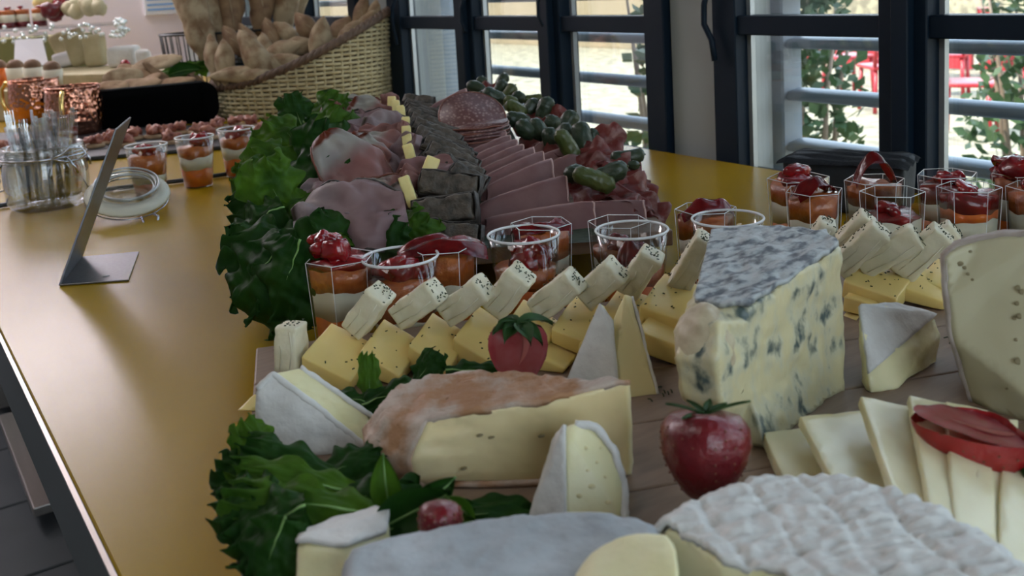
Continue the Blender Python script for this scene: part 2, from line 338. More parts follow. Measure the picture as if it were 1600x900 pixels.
def loftsolid(name, label, cat, levels, rside, mp, mr, toprind=True, group=None, LR=None, L=.005, amp=.0007, seed=0, grid=None, pn='cut_body', rn='rind', fr=80):
    """levels: rings of points, top first; rside: indices i of side strips i..i+1 covered with rind"""
    n = len(levels[0]); th = empty(name, label, cat, sum((Vector(p) for p in levels[-1]), Vector()) / n, group)
    def build(sel, top, bot):
        bm = nb(); R = [[bm.verts.new(Vector(p)) for p in l] for l in levels]
        for a, b in zip(R[:-1], R[1:]):
            for k in range(n):
                if sel is None or k in sel: bm.faces.new((a[k], b[k], b[(k + 1) % n], a[(k + 1) % n]))
        if top: bm.faces.new(R[0])
        if bot: bm.faces.new(R[-1][::-1])
        bmesh.ops.delete(bm, geom=[v for v in bm.verts if not v.link_faces], context='VERTS')
        bmesh.ops.recalc_face_normals(bm, faces=bm.faces)
        return bm
    bm = build(None, True, True); bmesh.ops.triangulate(bm, faces=bm.faces); fine(bm, L, 5); rough(bm, amp, fr, seed, amp * .5, fr * 3); link(pn, bm, mp, th)
    if rside or toprind:
        bm = build(set(rside), toprind, False); bmesh.ops.triangulate(bm, faces=bm.faces); fine(bm, LR or L * .7, 7); bm.normal_update()
        mid = sum((Vector(p) for p in levels[0]), Vector()) / n
        if sum(f.normal.dot(f.calc_center_median() - (mid - vec(0, 0, .02))) for f in bm.faces) < 0: bmesh.ops.reverse_faces(bm, faces=bm.faces); bm.normal_update()
        for v in [v for v in bm.verts]:
            d = .0012 + amp * 1.1 + noise.noise(v.co * 120) * .0010 + noise.noise(v.co * 400) * .0004
            if grid: d += grid(v.co)
            v.co = v.co + v.normal * d
        bmesh.ops.solidify(bm, geom=bm.faces[:] + bm.edges[:] + bm.verts[:], thickness=.0026)
        link(rn, bm, mr, th)
    return th
def sheet(nu, nv, fn, thick, uv=True):
    bm = nb(); g = [[bm.verts.new(fn(i / (nu - 1), j / (nv - 1))) for j in range(nv)] for i in range(nu)]
    ul = bm.loops.layers.uv.new('UVMap'); uvd = {}
    for i in range(nu):
        for j in range(nv): uvd[g[i][j]] = (i / (nu - 1), j / (nv - 1))
    for i in range(nu - 1):
        for j in range(nv - 1):
            f = bm.faces.new((g[i][j], g[i + 1][j], g[i + 1][j + 1], g[i][j + 1]))
            for l in f.loops: l[ul].uv = uvd[l.vert]
    if thick: bmesh.ops.solidify(bm, geom=bm.faces[:] + bm.edges[:] + bm.verts[:], thickness=thick)
    return bm
def sph(bm, c, rx, ry, rz, R=None, seg=16, rings=10):
    r = bmesh.ops.create_uvsphere(bm, u_segments=seg, v_segments=rings, radius=1)
    for v in r['verts']:
        p = Vector((v.co.x * rx, v.co.y * ry, v.co.z * rz)); v.co = Vector(c) + (R @ p if R else p)
    return bm
def basis(a, n):
    """matrix whose columns are a, n x a, n"""
    a = a.normalized(); n = (n - a * n.dot(a)).normalized(); b = n.cross(a)
    return Matrix(((a.x, b.x, n.x), (a.y, b.y, n.y), (a.z, b.z, n.z)))
def sdir(ang, fwd=0): # direction seen at this angle on the picture, leaning away by fwd
    return (CR * math.cos(math.radians(ang)) + CU * math.sin(math.radians(ang)) + CF * fwd).normalized()
# ================================================================ the setting
XWL = .95                                             # inner face of the window wall
CE = T + 1.75
Y0, Y1 = -2.2, 3.45; XL = -2.2
bm = nb(); box2(bm, (XL, Y0, -.1), (1.15, Y1, -.012)); FLOOR = struct('floor', bm, M['grout'])
for i in range(-7, 4):                                # big slate tiles, the near ones one by one
    for j in range(-4, 15):
        x0, y0 = i * .30 + .02, j * .30 + .07
        if x0 < XL or x0 + .3 > .95 or y0 + .3 > Y1 or y0 < Y0: continue
        b_ = nb(); box2(b_, (x0 + .003, y0 + .003, -.012), (x0 + .297, y0 + .297, .0)); bevel(b_, .002, 1); link('tile', b_, M['tile'], FLOOR, smooth=False)
bm = nb(); box2(bm, (XL, Y0, CE), (1.15, Y1, CE + .1)); struct('ceiling', bm, M['ceil'])
bm = nb(); box2(bm, (XL - .1, Y0, -.05), (XL, Y1, CE)); struct('wall_left', bm, M['wall'])
bm = nb(); box2(bm, (XL, Y0 - .1, -.05), (1.15, Y0, T - .1)); box2(bm, (XL, Y0 - .1, 2.35), (1.15, Y0, CE)); box2(bm, (XL, Y0 - .1, T - .1), (-1.0, Y0, 2.35)); box2(bm, (.85, Y0 - .1, T - .1), (1.15, Y0, 2.35)); struct('wall_back', bm, M['wall'])
BACKW = True
bm = nb(); box2(bm, (XL, Y1, -.05), (1.15, Y1 + .1, CE)); struct('wall_end', bm, M['lilac'])
# window wall: openings by Y, inner skin and a wider opening in the outer skin
WIN = [(2.92, 2.038), (1.889, 1.033), (.945, .101), (-.02, -.88), (-1.0, -1.9)]
ZS, ZT = T - .06, T + 1.25
bm = nb(); prev = Y1
for (a, b) in WIN:
    box2(bm, (XWL, a, ZS), (XWL + .06, prev, ZT)); prev = b
box2(bm, (XWL, Y0, ZS), (XWL + .06, prev, ZT))
box2(bm, (XWL, Y0, -.05), (XWL + .06, Y1, ZS)); box2(bm, (XWL, Y0, ZT), (XWL + .06, Y1, CE))
struct('wall_window', bm, M['wall'])
bm = nb(); prev = Y1
for (a, b) in WIN:
    a2 = min(a + .09, Y1) if a != 1.889 else 1.93
    if a == .945: a2 = 1.033 - .001
    if a == 1.889: a2 = 2.03
    box2(bm, (XWL + .06, a2, ZS - .02), (XWL + .20, prev, ZT)); prev = b + .045
box2(bm, (XWL + .06, Y0, ZS - .02), (XWL + .20, prev, ZT))
box2(bm, (XWL + .06, Y0, 0), (XWL + .20, Y1, ZS - .02)); box2(bm, (XWL + .06, Y0, ZT), (XWL + .20, Y1, CE))
struct('wall_outer', bm, M['reveal'])
def window(name, ya, yb, splits, first_pad=.044):
    """frame from ya down to yb with mullions; panes between"""
    z0, z1 = T - .052, ZT - .004
    bm = nb()
    X0, X1 = XWL - .012, XWL + .026
    box2(bm, (X0, ya - first_pad, z0), (X1, ya - .003, z1)); box2(bm, (X0, yb + .003, z0), (X1, yb + .044, z1))
    ed = [ya - first_pad] + [q for s in splits for q in s] + [yb + .044]
    for (a, b) in splits: box2(bm, (X0, b, z0), (X1, a, z1)); box2(bm, (X0 - .012, b + .015, z0), (X0 + .001, a - .024, z1))
    for a, b in zip(ed[::2], ed[1::2]):
        box2(bm, (X0 + .004, b - .001, T + .1635), (X1, a + .001, T + .188)); box2(bm, (X0 + .004, b - .001, z0), (X1, a + .001, z0 + .04)); box2(bm, (X0 + .004, b - .001, z1 - .04), (X1, a + .001, z1))
    bevel(bm, .0015, 1)
    w_ = struct(name, bm, M['frame'])
    for a, b in zip(ed[::2], ed[1::2]):
        for (za, zb) in ((z0 + .04, T + .1635), (T + .188, z1 - .04)):
            p = nb(); box2(p, (XWL + .018, b, za), (XWL + .022, a, zb)); link('pane', p, M['pane'], w_, smooth=False)
            g = nb(); box2(g, (XWL + .010, a - .0065, za), (XWL + .0178, a + .001, zb)); link('glazing_strip', g, M['gasket'], w_, smooth=False)
    return w_
window('window_1', 2.92, 2.038, [(2.66, 2.60), (2.39, 2.33)])
w2 = window('window_2', 1.889, 1.033, [(1.61, 1.545), (1.341, 1.279)], .06)
w3 = window('window_3', .945, .101, [(.689, .629), (.417, .357)])
window('added_window_4', -.02, -.88, [(-.27, -.33), (-.54, -.60)])  # out of view, added to let more daylight in
window('window_5', -1.0, -1.9, [(-1.27, -1.33), (-1.54, -1.60)])
bm = nb()                                             # added unseen glazing behind the photographer, daylight fill for camera-facing sides
for x in (-1.0, -.1, .80): box2(bm, (x, Y0 - .06, T - .1), (x + .05, Y0 - .02, 2.35))
for z in (T - .1, 1.75, 2.31): box2(bm, (-1.0, Y0 - .055, z), (.85, Y0 - .025, z + .04))
W7 = struct('added_fill_window', bm, M['frame']); p = nb(); box2(p, (-1.0, Y0 - .042, T - .1), (.85, Y0 - .038, 2.35)); link('pane', p, M['pane'], W7, smooth=False)
# the latch grips on the frames
for W_, pts in ((w3, [(1103, -30), (1096, 8), (1096, 38), (1108, 62), (1113, 95)]), (w2, [(724, -20), (717, 12), (717, 34), (724, 50)]), (w2, [(846, -20), (838, 4), (838, 26), (846, 40)]), (w2, [(616, -10), (609, 10), (609, 30), (616, 70)])):
    bm = nb(); add_tube(bm, [XW(x + 4, y, XWL - .022) for x, y in pts], .004, 8); link('latch_grip', bm, M['frame'], W_)
# end wall sign
bm = nb(); q = [XW(x, y, .0) for x, y in ((0, 0),)]
def endP(x, y, Y): r = ray(x, y); return EYE + r * (Y / r.y)
a = endP(226, 24, Y1); b = endP(272, -20, Y1)
sg = empty('wall_sign', 'small white notice with blue printed bands on the lilac wall beside the baguettes', 'sign', (a.x, Y1, a.z))
bm = nb(); box2(bm, (a.x, Y1 - .012, a.z), (a.x + .16, Y1 - .001, a.z + .11)); link('board', bm, M['signw'], sg, smooth=False)
for k, (h0, h1, wd) in enumerate(((.014, .020, .14), (.030, .036, .13), (.048, .066, .15), (.078, .084, .14))):
    bm = nb(); box2(bm, (a.x + .008, Y1 - .0135, a.z + h0), (a.x + wd, Y1 - .0125, a.z + h1)); link('printed_band', bm, M['sign_blue'], sg, smooth=False)
# ---------------------------------------------------------------- outside
bm = nb(); box2(bm, (1.15, -25, -.12), (60, 60, -.005)); box2(bm, (-40, -25, -.12), (1.15, Y0 - .1, -.005)); struct('paving', bm, M['paving'])
# fixed louvres in front of the windows
def louvre(ya, yb, label):
    t = empty('window_louvre', label, 'louvre', (1.19, (ya + yb) / 2, T - .1), 'grey metal louvre frames outside the windows')
    for y in (ya - .0, yb + .02):
        bm = nb(); box2(bm, (1.155, y - .028, T - .30), (1.20, y, T + 1.1)); bevel(bm, .003, 1); link('post', bm, M['louvre'], t, smooth=False)
    k = 0; z = T - .104
    while z < T + 1.0:
        bm = nb()
        prof = [(-.030, -.003), (-.024, .006), (0, .010), (.024, .007), (.030, -.001), (.024, -.006), (0, -.008), (-.024, -.007)]
        L = [[bm.verts.new((1.19 + px_ * kx, y, z + pz)) for px_, pz in prof] for y, kx in ((ya - .002, .4), (ya - .012, .8), (ya - .03, 1), (yb, 1))]
        for A, B in zip(L[:-1], L[1:]):
            for i in range(8): bm.faces.new((A[i], A[(i + 1) % 8], B[(i + 1) % 8], B[i]))
        bm.faces.new(L[0]); bm.faces.new(L[-1][::-1]); link('slat', bm, M['louvre'], t); z += .0785
louvre(1.043, .10, 'grey metal louvre outside the window behind the verrines at the right')
louvre(1.98, 1.09, 'grey metal louvre outside the window behind the gherkins')
louvre(3.0, 2.06, 'grey metal louvre outside the window behind the bread basket')
# buildings across the yard
b1 = empty('beige_building', 'sunlit beige building across the yard, behind the gherkins', 'building', (9, 15, 0))
bm = nb(); box2(bm, (8.6, 9.0, 0), (9.4, 26, 2.5)); link('facade', bm, M['render'], b1, smooth=False)
for z in (1.15, 2.4):
    bm = nb(); box2(bm, (8.45, 9.0, z), (8.6, 26, z + .10)); link('ledge', bm, M['render'], b1, smooth=False)
for y in (10.5, 13.5, 17, 21):
    bm = nb(); box2(bm, (8.55, y, 1.4), (8.62, y + 1.0, 2.2)); link('window', bm, M['greyblock'], b1, smooth=False)
b2 = empty('grey_building', 'pale grey building with shutters across the yard, above the red garden furniture', 'building', (17, 3, 0))
bm = nb(); box2(bm, (16, -14, 0), (17, 8.5, 3.2)); link('facade', bm, M['outwhite'], b2, smooth=False)
for y in (7.2, 5.2, 3.0, .5, -3):
    f_ = nb(); box2(f_, (15.93, y, .9), (16.02, y + 1.1, 2.95)); f_ = link('shutter', f_, M['greyblock'], b2, smooth=False)
    for k in range(9):
        bm = nb(); box2(bm, (15.90, y + .08, 1.05 + k * .2), (15.935, y + 1.02, 1.15 + k * .2)); link('slat', bm, M['outwhite'], f_, smooth=False)
bm = nb(); box2(bm, (12.0, 3.5, 0), (12.25, 16, .55)); single('low_wall', bm, M['paving'], 'low pale wall at the far side of the yard', 'wall', smooth=False)
# red garden chairs and tables
def garden_chair(px_, py_, rot, label, K=.66):
    b = P(px_, py_, -T); b.z = 0; t = empty('garden_chair', label, 'chair', b, 'red metal garden chairs on the paving'); R = Matrix.Rotation(rot, 3, 'Z')
    def q(*a): return b + R @ (Vector(a) * K)
    for sx_, sy_ in ((-1, -1), (1, -1), (1, 1), (-1, 1)):
        bm = nb(); add_tube(bm, [q(.20 * sx_, .20 * sy_, 0), q(.18 * sx_, .18 * sy_, .44)], .014, 8); link('leg', bm, M['redmetal'], t)
    bm = nb(); add_box(bm, q(0, 0, .45), (.22 * K, .22 * K, .012), R); bevel(bm, .006, 2); link('seat', bm, M['redmetal'], t)
    bm = nb(); add_tube(bm, [q(-.2, .2, .45), q(-.2, .25, .84), q(.2, .25, .84), q(.2, .2, .45)], .014, 8); link('back_frame', bm, M['redmetal'], t)
    for k in range(5):
        bm = nb(); add_box(bm, q(0, .215 + .008 * k, .52 + k * .07), (.2 * K, .006, .022 * K), R); link('back_slat', bm, M['redmetal'], t, smooth=False)
for i, (x, y, r, lab) in enumerate(((1512, 212, .4, 'red metal garden chair nearest the window, one leg on the bright paving'), (1385, 172, 2.6, 'red metal garden chair beside the window mullion'), (1325, 150, 1.2, 'red metal garden chair half hidden by the left shrub'), (1640, 176, 3.4, 'red metal garden chair behind the right shrub'), (1478, 150, 2.0, 'red metal garden chair behind the nearest chair'), (1570, 118, .9, 'red metal garden chair farthest to the back of the yard'))): garden_chair(x, y, r, lab)
for (x, y, lab) in ((1440, 128, 'round red garden table among the chairs'),):
    b = P(x, y, -T); b.z = 0; t = empty('garden_table', lab, 'table', b)
    bm = nb(); add_lathe(bm, b, [(0, .50), (.34, .50), (.35, .51), (.34, .525), (0, .525)], 24); link('tabletop', bm, M['redmetal'], t)
    for k in range(3):
        a_ = k * 2.1; bm = nb(); add_tube(bm, [b + vec(.28 * math.cos(a_), .28 * math.sin(a_), 0), b + vec(.05 * math.cos(a_), .05 * math.sin(a_), .3), b + vec(.2 * math.cos(a_), .2 * math.sin(a_), .5)], .014, 8); link('leg', bm, M['redmetal'], t)
b = P(1440, 112, -T); b.z = 0
t = empty('red_screen', 'low red panelled planter screen standing behind the garden chairs', 'screen', b)
for k in range(6):
    bm = nb(); c_ = b + vec(.3, -2.2 + k * .75, .17); box2(bm, c_ - vec(.02, .34, .165), c_ + vec(.02, .34, .15)); link('panel', bm, M['redmetal'], t, smooth=False)
# shrubs
def shrub(cx_, cy_, d, h, rad, n, label, seed):
    rnd = random.Random(seed); b = V(cx_, cy_, d); b.z = 0
    t = empty('garden_shrub', label, 'shrub', b)
    bm = nb()
    for k in range(7):
        a_ = k * .9; add_tube(bm, [b + vec(.05 * math.cos(a_), .05 * math.sin(a_), 0), b + vec(rad * .5 * math.cos(a_), rad * .5 * math.sin(a_), h * .6), b + vec(rad * .8 * math.cos(a_), rad * .8 * math.sin(a_), h * rnd.uniform(.8, 1.05))], [.012, .008, .003], 5)
    link('stem', bm, M['wood2'], t)
    bm = nb()
    for k in range(n):
        z = rnd.uniform(.08, 1.0); a_ = rnd.uniform(0, 2 * pi); rr = rad * (rnd.random() ** .5) * (1.05 - .5 * z ** 2)
        c_ = b + vec(rr * math.cos(a_), rr * math.sin(a_), z * h); L = rnd.uniform(.035, .07)
        dd = vec(rnd.uniform(-1, 1), rnd.uniform(-1, 1), rnd.uniform(-.3, 1)).normalized(); s_ = dd.orthogonal().normalized() * L * .28; s_.rotate(Matrix.Rotation(rnd.uniform(0, 6), 3, dd))
        v = [bm.verts.new(c_ + q_) for q_ in (dd * 0, dd * L * .5 + s_, dd * L, dd * L * .5 - s_)]; bm.faces.new(v)
    o = link('leaf_cluster', bm, M['leafout'], t, smooth=False); o['kind'] = 'stuff'
shrub(1262, 150, 3.0, 1.02, .17, 1000, 'green shrub behind the louvre, seen in the pane left of the dark mullion', 3)
shrub(1618, 200, 3.2, .96, .24, 1100, 'green shrub at the right end of the yard in front of the red chairs', 5)
shrub(1040, 150, 2.6, .98, .12, 420, 'thin leafy shrub seen in the last pane before the wall pier', 8)
# ================================================================ the long table
t = empty('buffet_table', 'long yellow laminate buffet table along the window wall', 'table', (.5, 1.2, 0))
YT0, YT1 = -1.4, 3.36; XE = .066; XF = .925
bm = nb(); box2(bm, (XE + .0025, YT0, T - .030), (XF, YT1, T)); bevel(bm, .001, 1); link('tabletop', bm, M['table'], t, smooth=False)
bm = nb(); box2(bm, (XE - .0005, YT0, T - .052), (XE + .0022, YT1, T - .0008)); link('edge_band', bm, M['edge'], t, smooth=False)
bm = nb(); box2(bm, (XE - .0009, YT0, T - .0013), (XE + .0016, YT1, T + .0003)); link('edge_trim', bm, M['steel'], t, smooth=False)
for y in (-.9, .9, 2.7):
    for x in (.16, .80):
        bm = nb(); box2(bm, (x - .02 + .05, y - .02, .02), (x + .02 + .05, y + .02, T - .03)); link('leg', bm, M['steel'], t, smooth=False)
for y0, y1 in ((2.02, 2.56), (2.72, 3.2), (-.2, .5)):
    bm = nb(); box2(bm, (.176, y0, .03), (.222, y1, .05)); bevel(bm, .003, 2); link('foot_rail', bm, M['steel'], t, smooth=False)
# ceiling fill panels added to brighten the room, none of them seen
for i, (x, y, lab) in enumerate(((-.9, .6, 'added square fill light on the unseen ceiling over the aisle near the cheese'), (-.9, 2.6, 'added square fill light on the unseen ceiling near the end wall'), (-.1, 2.95, 'added square fill light on the unseen ceiling over the far end of the buffet'))):
    l = empty('added_ceiling_light', lab, 'light', (x, y, CE - .04))
    bm = nb(); box2(bm, (x - .3, y - .3, CE - .04), (x + .3, y + .3, CE - .001)); link('housing', bm, M['ceil'], l, smooth=False)
    bm = nb(); box2(bm, (x - .28, y - .28, CE - .046), (x + .28, y + .28, CE - .0405)); link('diffuser', bm, M['fillb' if i == 2 else 'fillw'], l, smooth=False)
pl = bpy.data.lights.new('window_portal', 'AREA'); pl.shape = 'RECTANGLE'; pl.size = 1.85; pl.size_y = 1.7; pl.cycles.is_portal = True
po = bpy.data.objects.new('window_portal', pl); C.objects.link(po); po.location = (-.08, Y0 - .08, 1.5); po.rotation_euler = (pi / 2, 0, 0)
l = empty('added_wall_light', 'added long slim fill light, out of view on the lilac end wall', 'light', (.05, Y1 - .05, T + .95))  # invented strip lamp above the view, added to brighten the end wall
bm = nb(); box2(bm, (-.55, Y1 - .09, T + .96), (.65, Y1 - .0008, T + .99)); link('housing', bm, M['gasket'], l, smooth=False)
bm = nb(); box2(bm, (-.54, Y1 - .085, T + .94), (.64, Y1 - .01, T + .9595)); link('diffuser', bm, M['fillw2'], l, smooth=False)
for (a, b) in WIN:                                     # let the renderer find the window openings
    pl = bpy.data.lights.new('window_portal', 'AREA'); pl.shape = 'RECTANGLE'; pl.size = ZT - ZS; pl.size_y = a - b; pl.cycles.is_portal = True
    po = bpy.data.objects.new('window_portal', pl); C.objects.link(po); po.location = (XWL + .07, (a + b) / 2, (ZS + ZT) / 2); po.rotation_euler = (0, pi / 2, 0)
# ================================================================ boards
def board(name, label, corners, z0, z1, mp, nstave=6, feet=False):
    """corners: back left, back right, front right, front left (Vectors on the table)"""
    c = [Vector((p.x, p.y, 0)) for p in corners]; t = empty(name, label, 'board', sum(c, Vector()) / 4 + vec(0, 0, T + .0005), None)
    for k in range(nstave):
        a, b = k / nstave + .0004, (k + 1) / nstave - .0004
        q = [c[0].lerp(c[3], a), c[1].lerp(c[2], a), c[1].lerp(c[2], b), c[0].lerp(c[3], b)]
        bm = nb(); lo = [bm.verts.new(p + vec(0, 0, T + z0)) for p in q]; hi = [bm.verts.new(p + vec(0, 0, T + z1)) for p in q]
        bm.faces.new(lo[::-1]); bm.faces.new(hi)
        for i in range(4): bm.faces.new((lo[i], lo[(i + 1) % 4], hi[(i + 1) % 4], hi[i]))
        bevel(bm, .0012, 2); link('stave', bm, mp, t, smooth=False)
    if feet:
        for p in c:
            m = p.lerp(sum(c, Vector()) / 4, .18); bm = nb(); add_lathe(bm, m + vec(0, 0, T + .0006), [(0, 0), (.012, 0), (.013, z0 * .5), (.014, z0 + .0005), (0, z0 + .0005)], 16); link('foot', bm, M['black'], t)
    return t
A0 = P(400, 543, ZB); e1 = vec(.936, -.352, 0); e2 = vec(.352, .936, 0)
board('cheese_board', 'pale wooden board under the cheeses in the foreground', [A0, A0 + e1 * .52, A0 + e1 * .52 - e2 * .50, A0 - e2 * .50], .0005, ZB, M['wood'], 8)
ZC = .036; f1 = vec(.907, -.42, 0).normalized(); f2 = vec(.42, .907, 0).normalized()
B0 = P(745, 389, ZC); B0.z = 0
BL = B0 - f1 * .135; BR = B0 + f1 * .165
board('charcuterie_board', 'wooden board on feet under the cold cuts', [BL + f2 * .60, BR + f2 * .50, BR, BL], ZC - .0135, ZC, M['wood2'], 7, feet=True)
def dp(y, x=700):             # how far the heap of cold cuts is at this height in the picture
    k = [(440, .72), (385, .80), (340, .85), (300, .90), (250, 1.0), (200, 1.12), (160, 1.24), (125, 1.32), (90, 1.36)]
    for (a, b), (c, d) in zip(k[:-1], k[1:]):
        if y >= c: return b + (d - b) * (a - y) / (a - c)
    return 1.36
# the bed that the cold cuts are heaped on
outl = {}
def bedfn(u, v):
    y = 392 - (392 - 150) * v; w_ = (1 - v)
    xl, xr = 500 + 90 * v, 960 - 160 * v ** .8
    x = xl + (xr - xl) * u; p = V(x, y, dp(y) + .012)
    e = min(u, 1 - u, v, (1 - v)) ; k = min(1, e / .09)
    zb = T + ZC + .001; p.z = max(zb, zb + (p.z - .014 - zb) * k + noise.noise(p * 40) * .003 * k); return p
bm = sheet(40, 30, bedfn, .0); o = single('salad_bed', bm, M['bed'], 'dark chopped salad the cold cuts are heaped on', 'salad'); o['kind'] = 'stuff'
# ================================================================ cheeses
def XY(p, z): return vec(p.x, p.y, T + z)
# ---- washed rind half wheel
tp = [(985, 597, .068), (860, 628, .0625), (740, 646, .0585), (668, 660, .054), (632, 662, .0515), (606, 655, .051), (600, 636, .052), (622, 610, .0545), (672, 592, .0565), (740, 585, .0575), (820, 588, .060), (900, 598, .064)]
top = [P(x, y, z) for x, y, z in tp]
cen = sum(top, Vector()) / 12
def out(p, k): d = (p - cen); d.z = 0; return d.normalized() * k
rimi = {3, 4, 5, 6, 7, 8}
mid1 = [p + out(p, .006 if i in rimi else 0) + vec(0, 0, -.008) for i, p in enumerate(top)]
mid2 = [XY(p, .040) + out(p, .010 if i in rimi else 0) for i, p in enumerate(top)]
low = [XY(p, .030) + out(p, .009 if i in rimi else 0) for i, p in enumerate(top)]
bot = [XY(p, ZB) + out(p, .001 if i in rimi else -.001) for i, p in enumerate(top)]
R_ = loftsolid('washed_rind_cheese', 'large half wheel of orange-rinded cheese with its pale cut side facing out', 'cheese', [top, mid1, mid2, low, bot], [3, 4, 5, 6, 7, 8], M['reb'], M['rindorange'], L=.004, grid=lambda c: .0006 * math.sin((c.x * .7 + c.y * .7) * 1500) * (1 if c.z > T + .05 else .2))
for x, y in ((750, 680), (768, 683), (846, 681), (725, 732), (905, 700)):
    bm = nb(); sph(bm, V(x, y, .4465 if x < 800 else .4445), .0018, .0012, .0006, seg=8, rings=6); link('hole', bm, M['hole'], R_)
bm = nb(); add_tube(bm, [XY(top[i].lerp(top[i + 1] if i < 3 else top[3], f), ZB + .0015) - e2 * .0012 for i in range(3) for f in (.12, .6)], .0016, 6); link('bottom_rind', bm, M['rindorange'], R_)
# ---- blue cheese
bl = [(1113, 364, .0965), (1200, 359, .098), (1290, 368, .0985), (1311, 388, .0972), (1240, 434, .094), (1170, 482, .0905), (1128, 484, .0895), (1086, 474, .0900)]
top = [P(x, y, z) for x, y, z in bl]; cen = sum(top, Vector()) / 8
o1 = [p + vec(0, 0, 0) for p in top]
def lv(z, ov): return [ov.get(i, XY(p, z) + out(p, .002 if i < 4 else 0)) for i, p in enumerate(top)]
L1 = [p - vec(0, 0, .006) + out(p, .0015) for p in top]; L1[6] = V(1122, 505, .455); L1[7] = V(1066, 510, .468)
L2 = lv(.070, {6: V(1118, 560, .447), 7: V(1052, 560, .462), 0: XY(top[0], .07) + out(top[0], .004)})
L3 = lv(.045, {6: V(1128, 630, .452), 7: V(1064, 620, .466)})
L4 = lv(ZB, {6: P(1150, 690, ZB), 7: P(1098, 655, ZB), 5: P(1200, 706, ZB), 4: P(1262, 650, ZB), 3: P(1316, 608, ZB)})
BCH = loftsolid('blue_cheese', 'tall wedge of blue-veined cheese with a grey mouldy top', 'cheese', [top, L1, L2, L3, L4], [0, 1], M['blue'], M['rindblue'], LR=.002, L=.004, amp=.0022, fr=55, grid=lambda c: .0022 * noise.noise(vec(c.x * 60, c.y * 130, c.z * 60)))
M['lobe'] = mat('lobe_paste', (.40, .31, .20), (.58, .52, .35), 40, rough=.45, bump=.6, bscale=80, lo=.35, hi=.6)
bm = nb(); Rl = Matrix(((CR.x, CF.x, 0), (CR.y, CF.y, 0), (0, 0, 1))); sph(bm, V(1102, 552, .472), .0150, .016, .0245, Rl, 26, 20); fine(bm, .0025, 2); rough(bm, .0035, 55, 4, .0012, 190); link('front_lobe', bm, M['lobe'], BCH)
# ---- white bloomy wheel at the front
WZ = .0535
arc = [P(x, y, WZ) for x, y in ((1035, 824), (1062, 803), (1092, 783), (1130, 765), (1180, 753), (1250, 748), (1320, 753), (1400, 775), (1480, 806), (1545, 842), (1600, 884))]
c_w = P(1330, 935, WZ)
pl = arc + [c_w + (arc[-1] - c_w) * 1.0 - e2 * .03, c_w - e2 * .05, P(1225, 902, WZ) - e2 * .012, P(1225, 902, WZ), P(1180, 892, WZ), P(1130, 886, WZ), P(1098, 860, WZ), P(1066, 840, WZ)]
nn = len(pl); cen = c_w
def ring(z, k): return [XY(p, z) + (out(p, k) if i < 12 else Vector()) for i, p in enumerate(pl)]
loftsolid('bloomy_cheese_wheel', 'whole white-rinded soft cheese wheel with a quilted top and a cut notch', 'cheese', [ring(WZ, -.002), ring(WZ - .003, .0), ring(.040, .0015), ring(.028, .001), ring(ZB, -.001)], list(range(0, 13)), M['pastew'], M['rindw'], L=.004, LR=.0016,
    grid=lambda c: (.0012 + .0014 * min(1, abs(math.sin((c - c_w).dot(e1) * 150 + .4 + 1.2 * noise.noise(c * 30))) * 2.2) + .0012 * min(1, abs(math.sin((c - c_w).dot(e2) * 130 + noise.noise(c * 40))) * 2.5) - .0024 + .0016 * noise.noise(vec(c.dot(e1) * 90, c.dot(e2) * 420, 0)) + .0010 * noise.noise(c * 200)) if c.z > T + .049 else 0)
# ---- grey rinded wedge of a big wheel, front centre
GZ = .054
pl = [P(x, y, GZ) for x, y in ((541, 888), (549, 868), (600, 850), (650, 838), (700, 828), (760, 817), (830, 809), (900, 806), (960, 809), (1000, 817), (1024, 827), (1030, 850), (1010, 960), (760, 1010), (545, 940))]
cen = sum(pl, Vector()) / len(pl)
def ring(z, k): return [XY(p, z) + out(p, k) for i, p in enumerate(pl)]
loftsolid('grey_rind_cheese', 'big flat wedge of cheese under a smooth grey rind, in the foreground', 'cheese', [ring(GZ, -.0015), ring(GZ - .0025, 0), ring(.038, .001), ring(ZB, 0)], list(range(15)), M['pastew'], M['ring'], L=.005)
# ---- pieces made from a few corners
from mathutils.bvhtree import BVHTree
def surf(o, x, y):
    me = o.data; k = BVHTree.FromPolygons([v.co + ORG[o.name] for v in me.vertices], [p.vertices[:] for p in me.polygons]); h = k.ray_cast(EYE, ray(x, y).normalized()); return h[0]
def kid(t, nm): return [c for c in C.objects if c.parent == t and c.name.startswith(nm)][0]
def holes(t, pts, nm='cut_body', mt='hole'):
    o = kid(t, nm); me = o.data; k = BVHTree.FromPolygons([v.co + ORG[o.name] for v in me.vertices], [p.vertices[:] for p in me.polygons])
    for x, y, s_ in pts:
        h = k.ray_cast(EYE, ray(x, y).normalized())
        if h[0] is None: continue
        bm = nb(); n = h[1]; sph(bm, h[0], .0013 * s_, .0009 * s_, .0004, basis(CR, n if n.dot(CF) < 0 else -n), 10, 6); link('hole', bm, M[mt], t)
def VV(*l): return [V(*q) for q in l]
hullsolid('brie_piece', 'rounded creamy piece of brie lying on the grey rind cheese', 'cheese', VV((893, 900, .325), (925, 862, .329), (965, 838, .331), (1005, 829, .330), (1040, 834, .326), (1057, 856, .318), (1062, 905, .305), (905, 935, .305), (1055, 940, .300)) + [P(900, 925, GZ + .001), P(1050, 925, GZ + .001), P(1040, 862, GZ + .001), P(940, 868, GZ + .001)], {}, M['pastew'], M['rindw'], bev=.004)
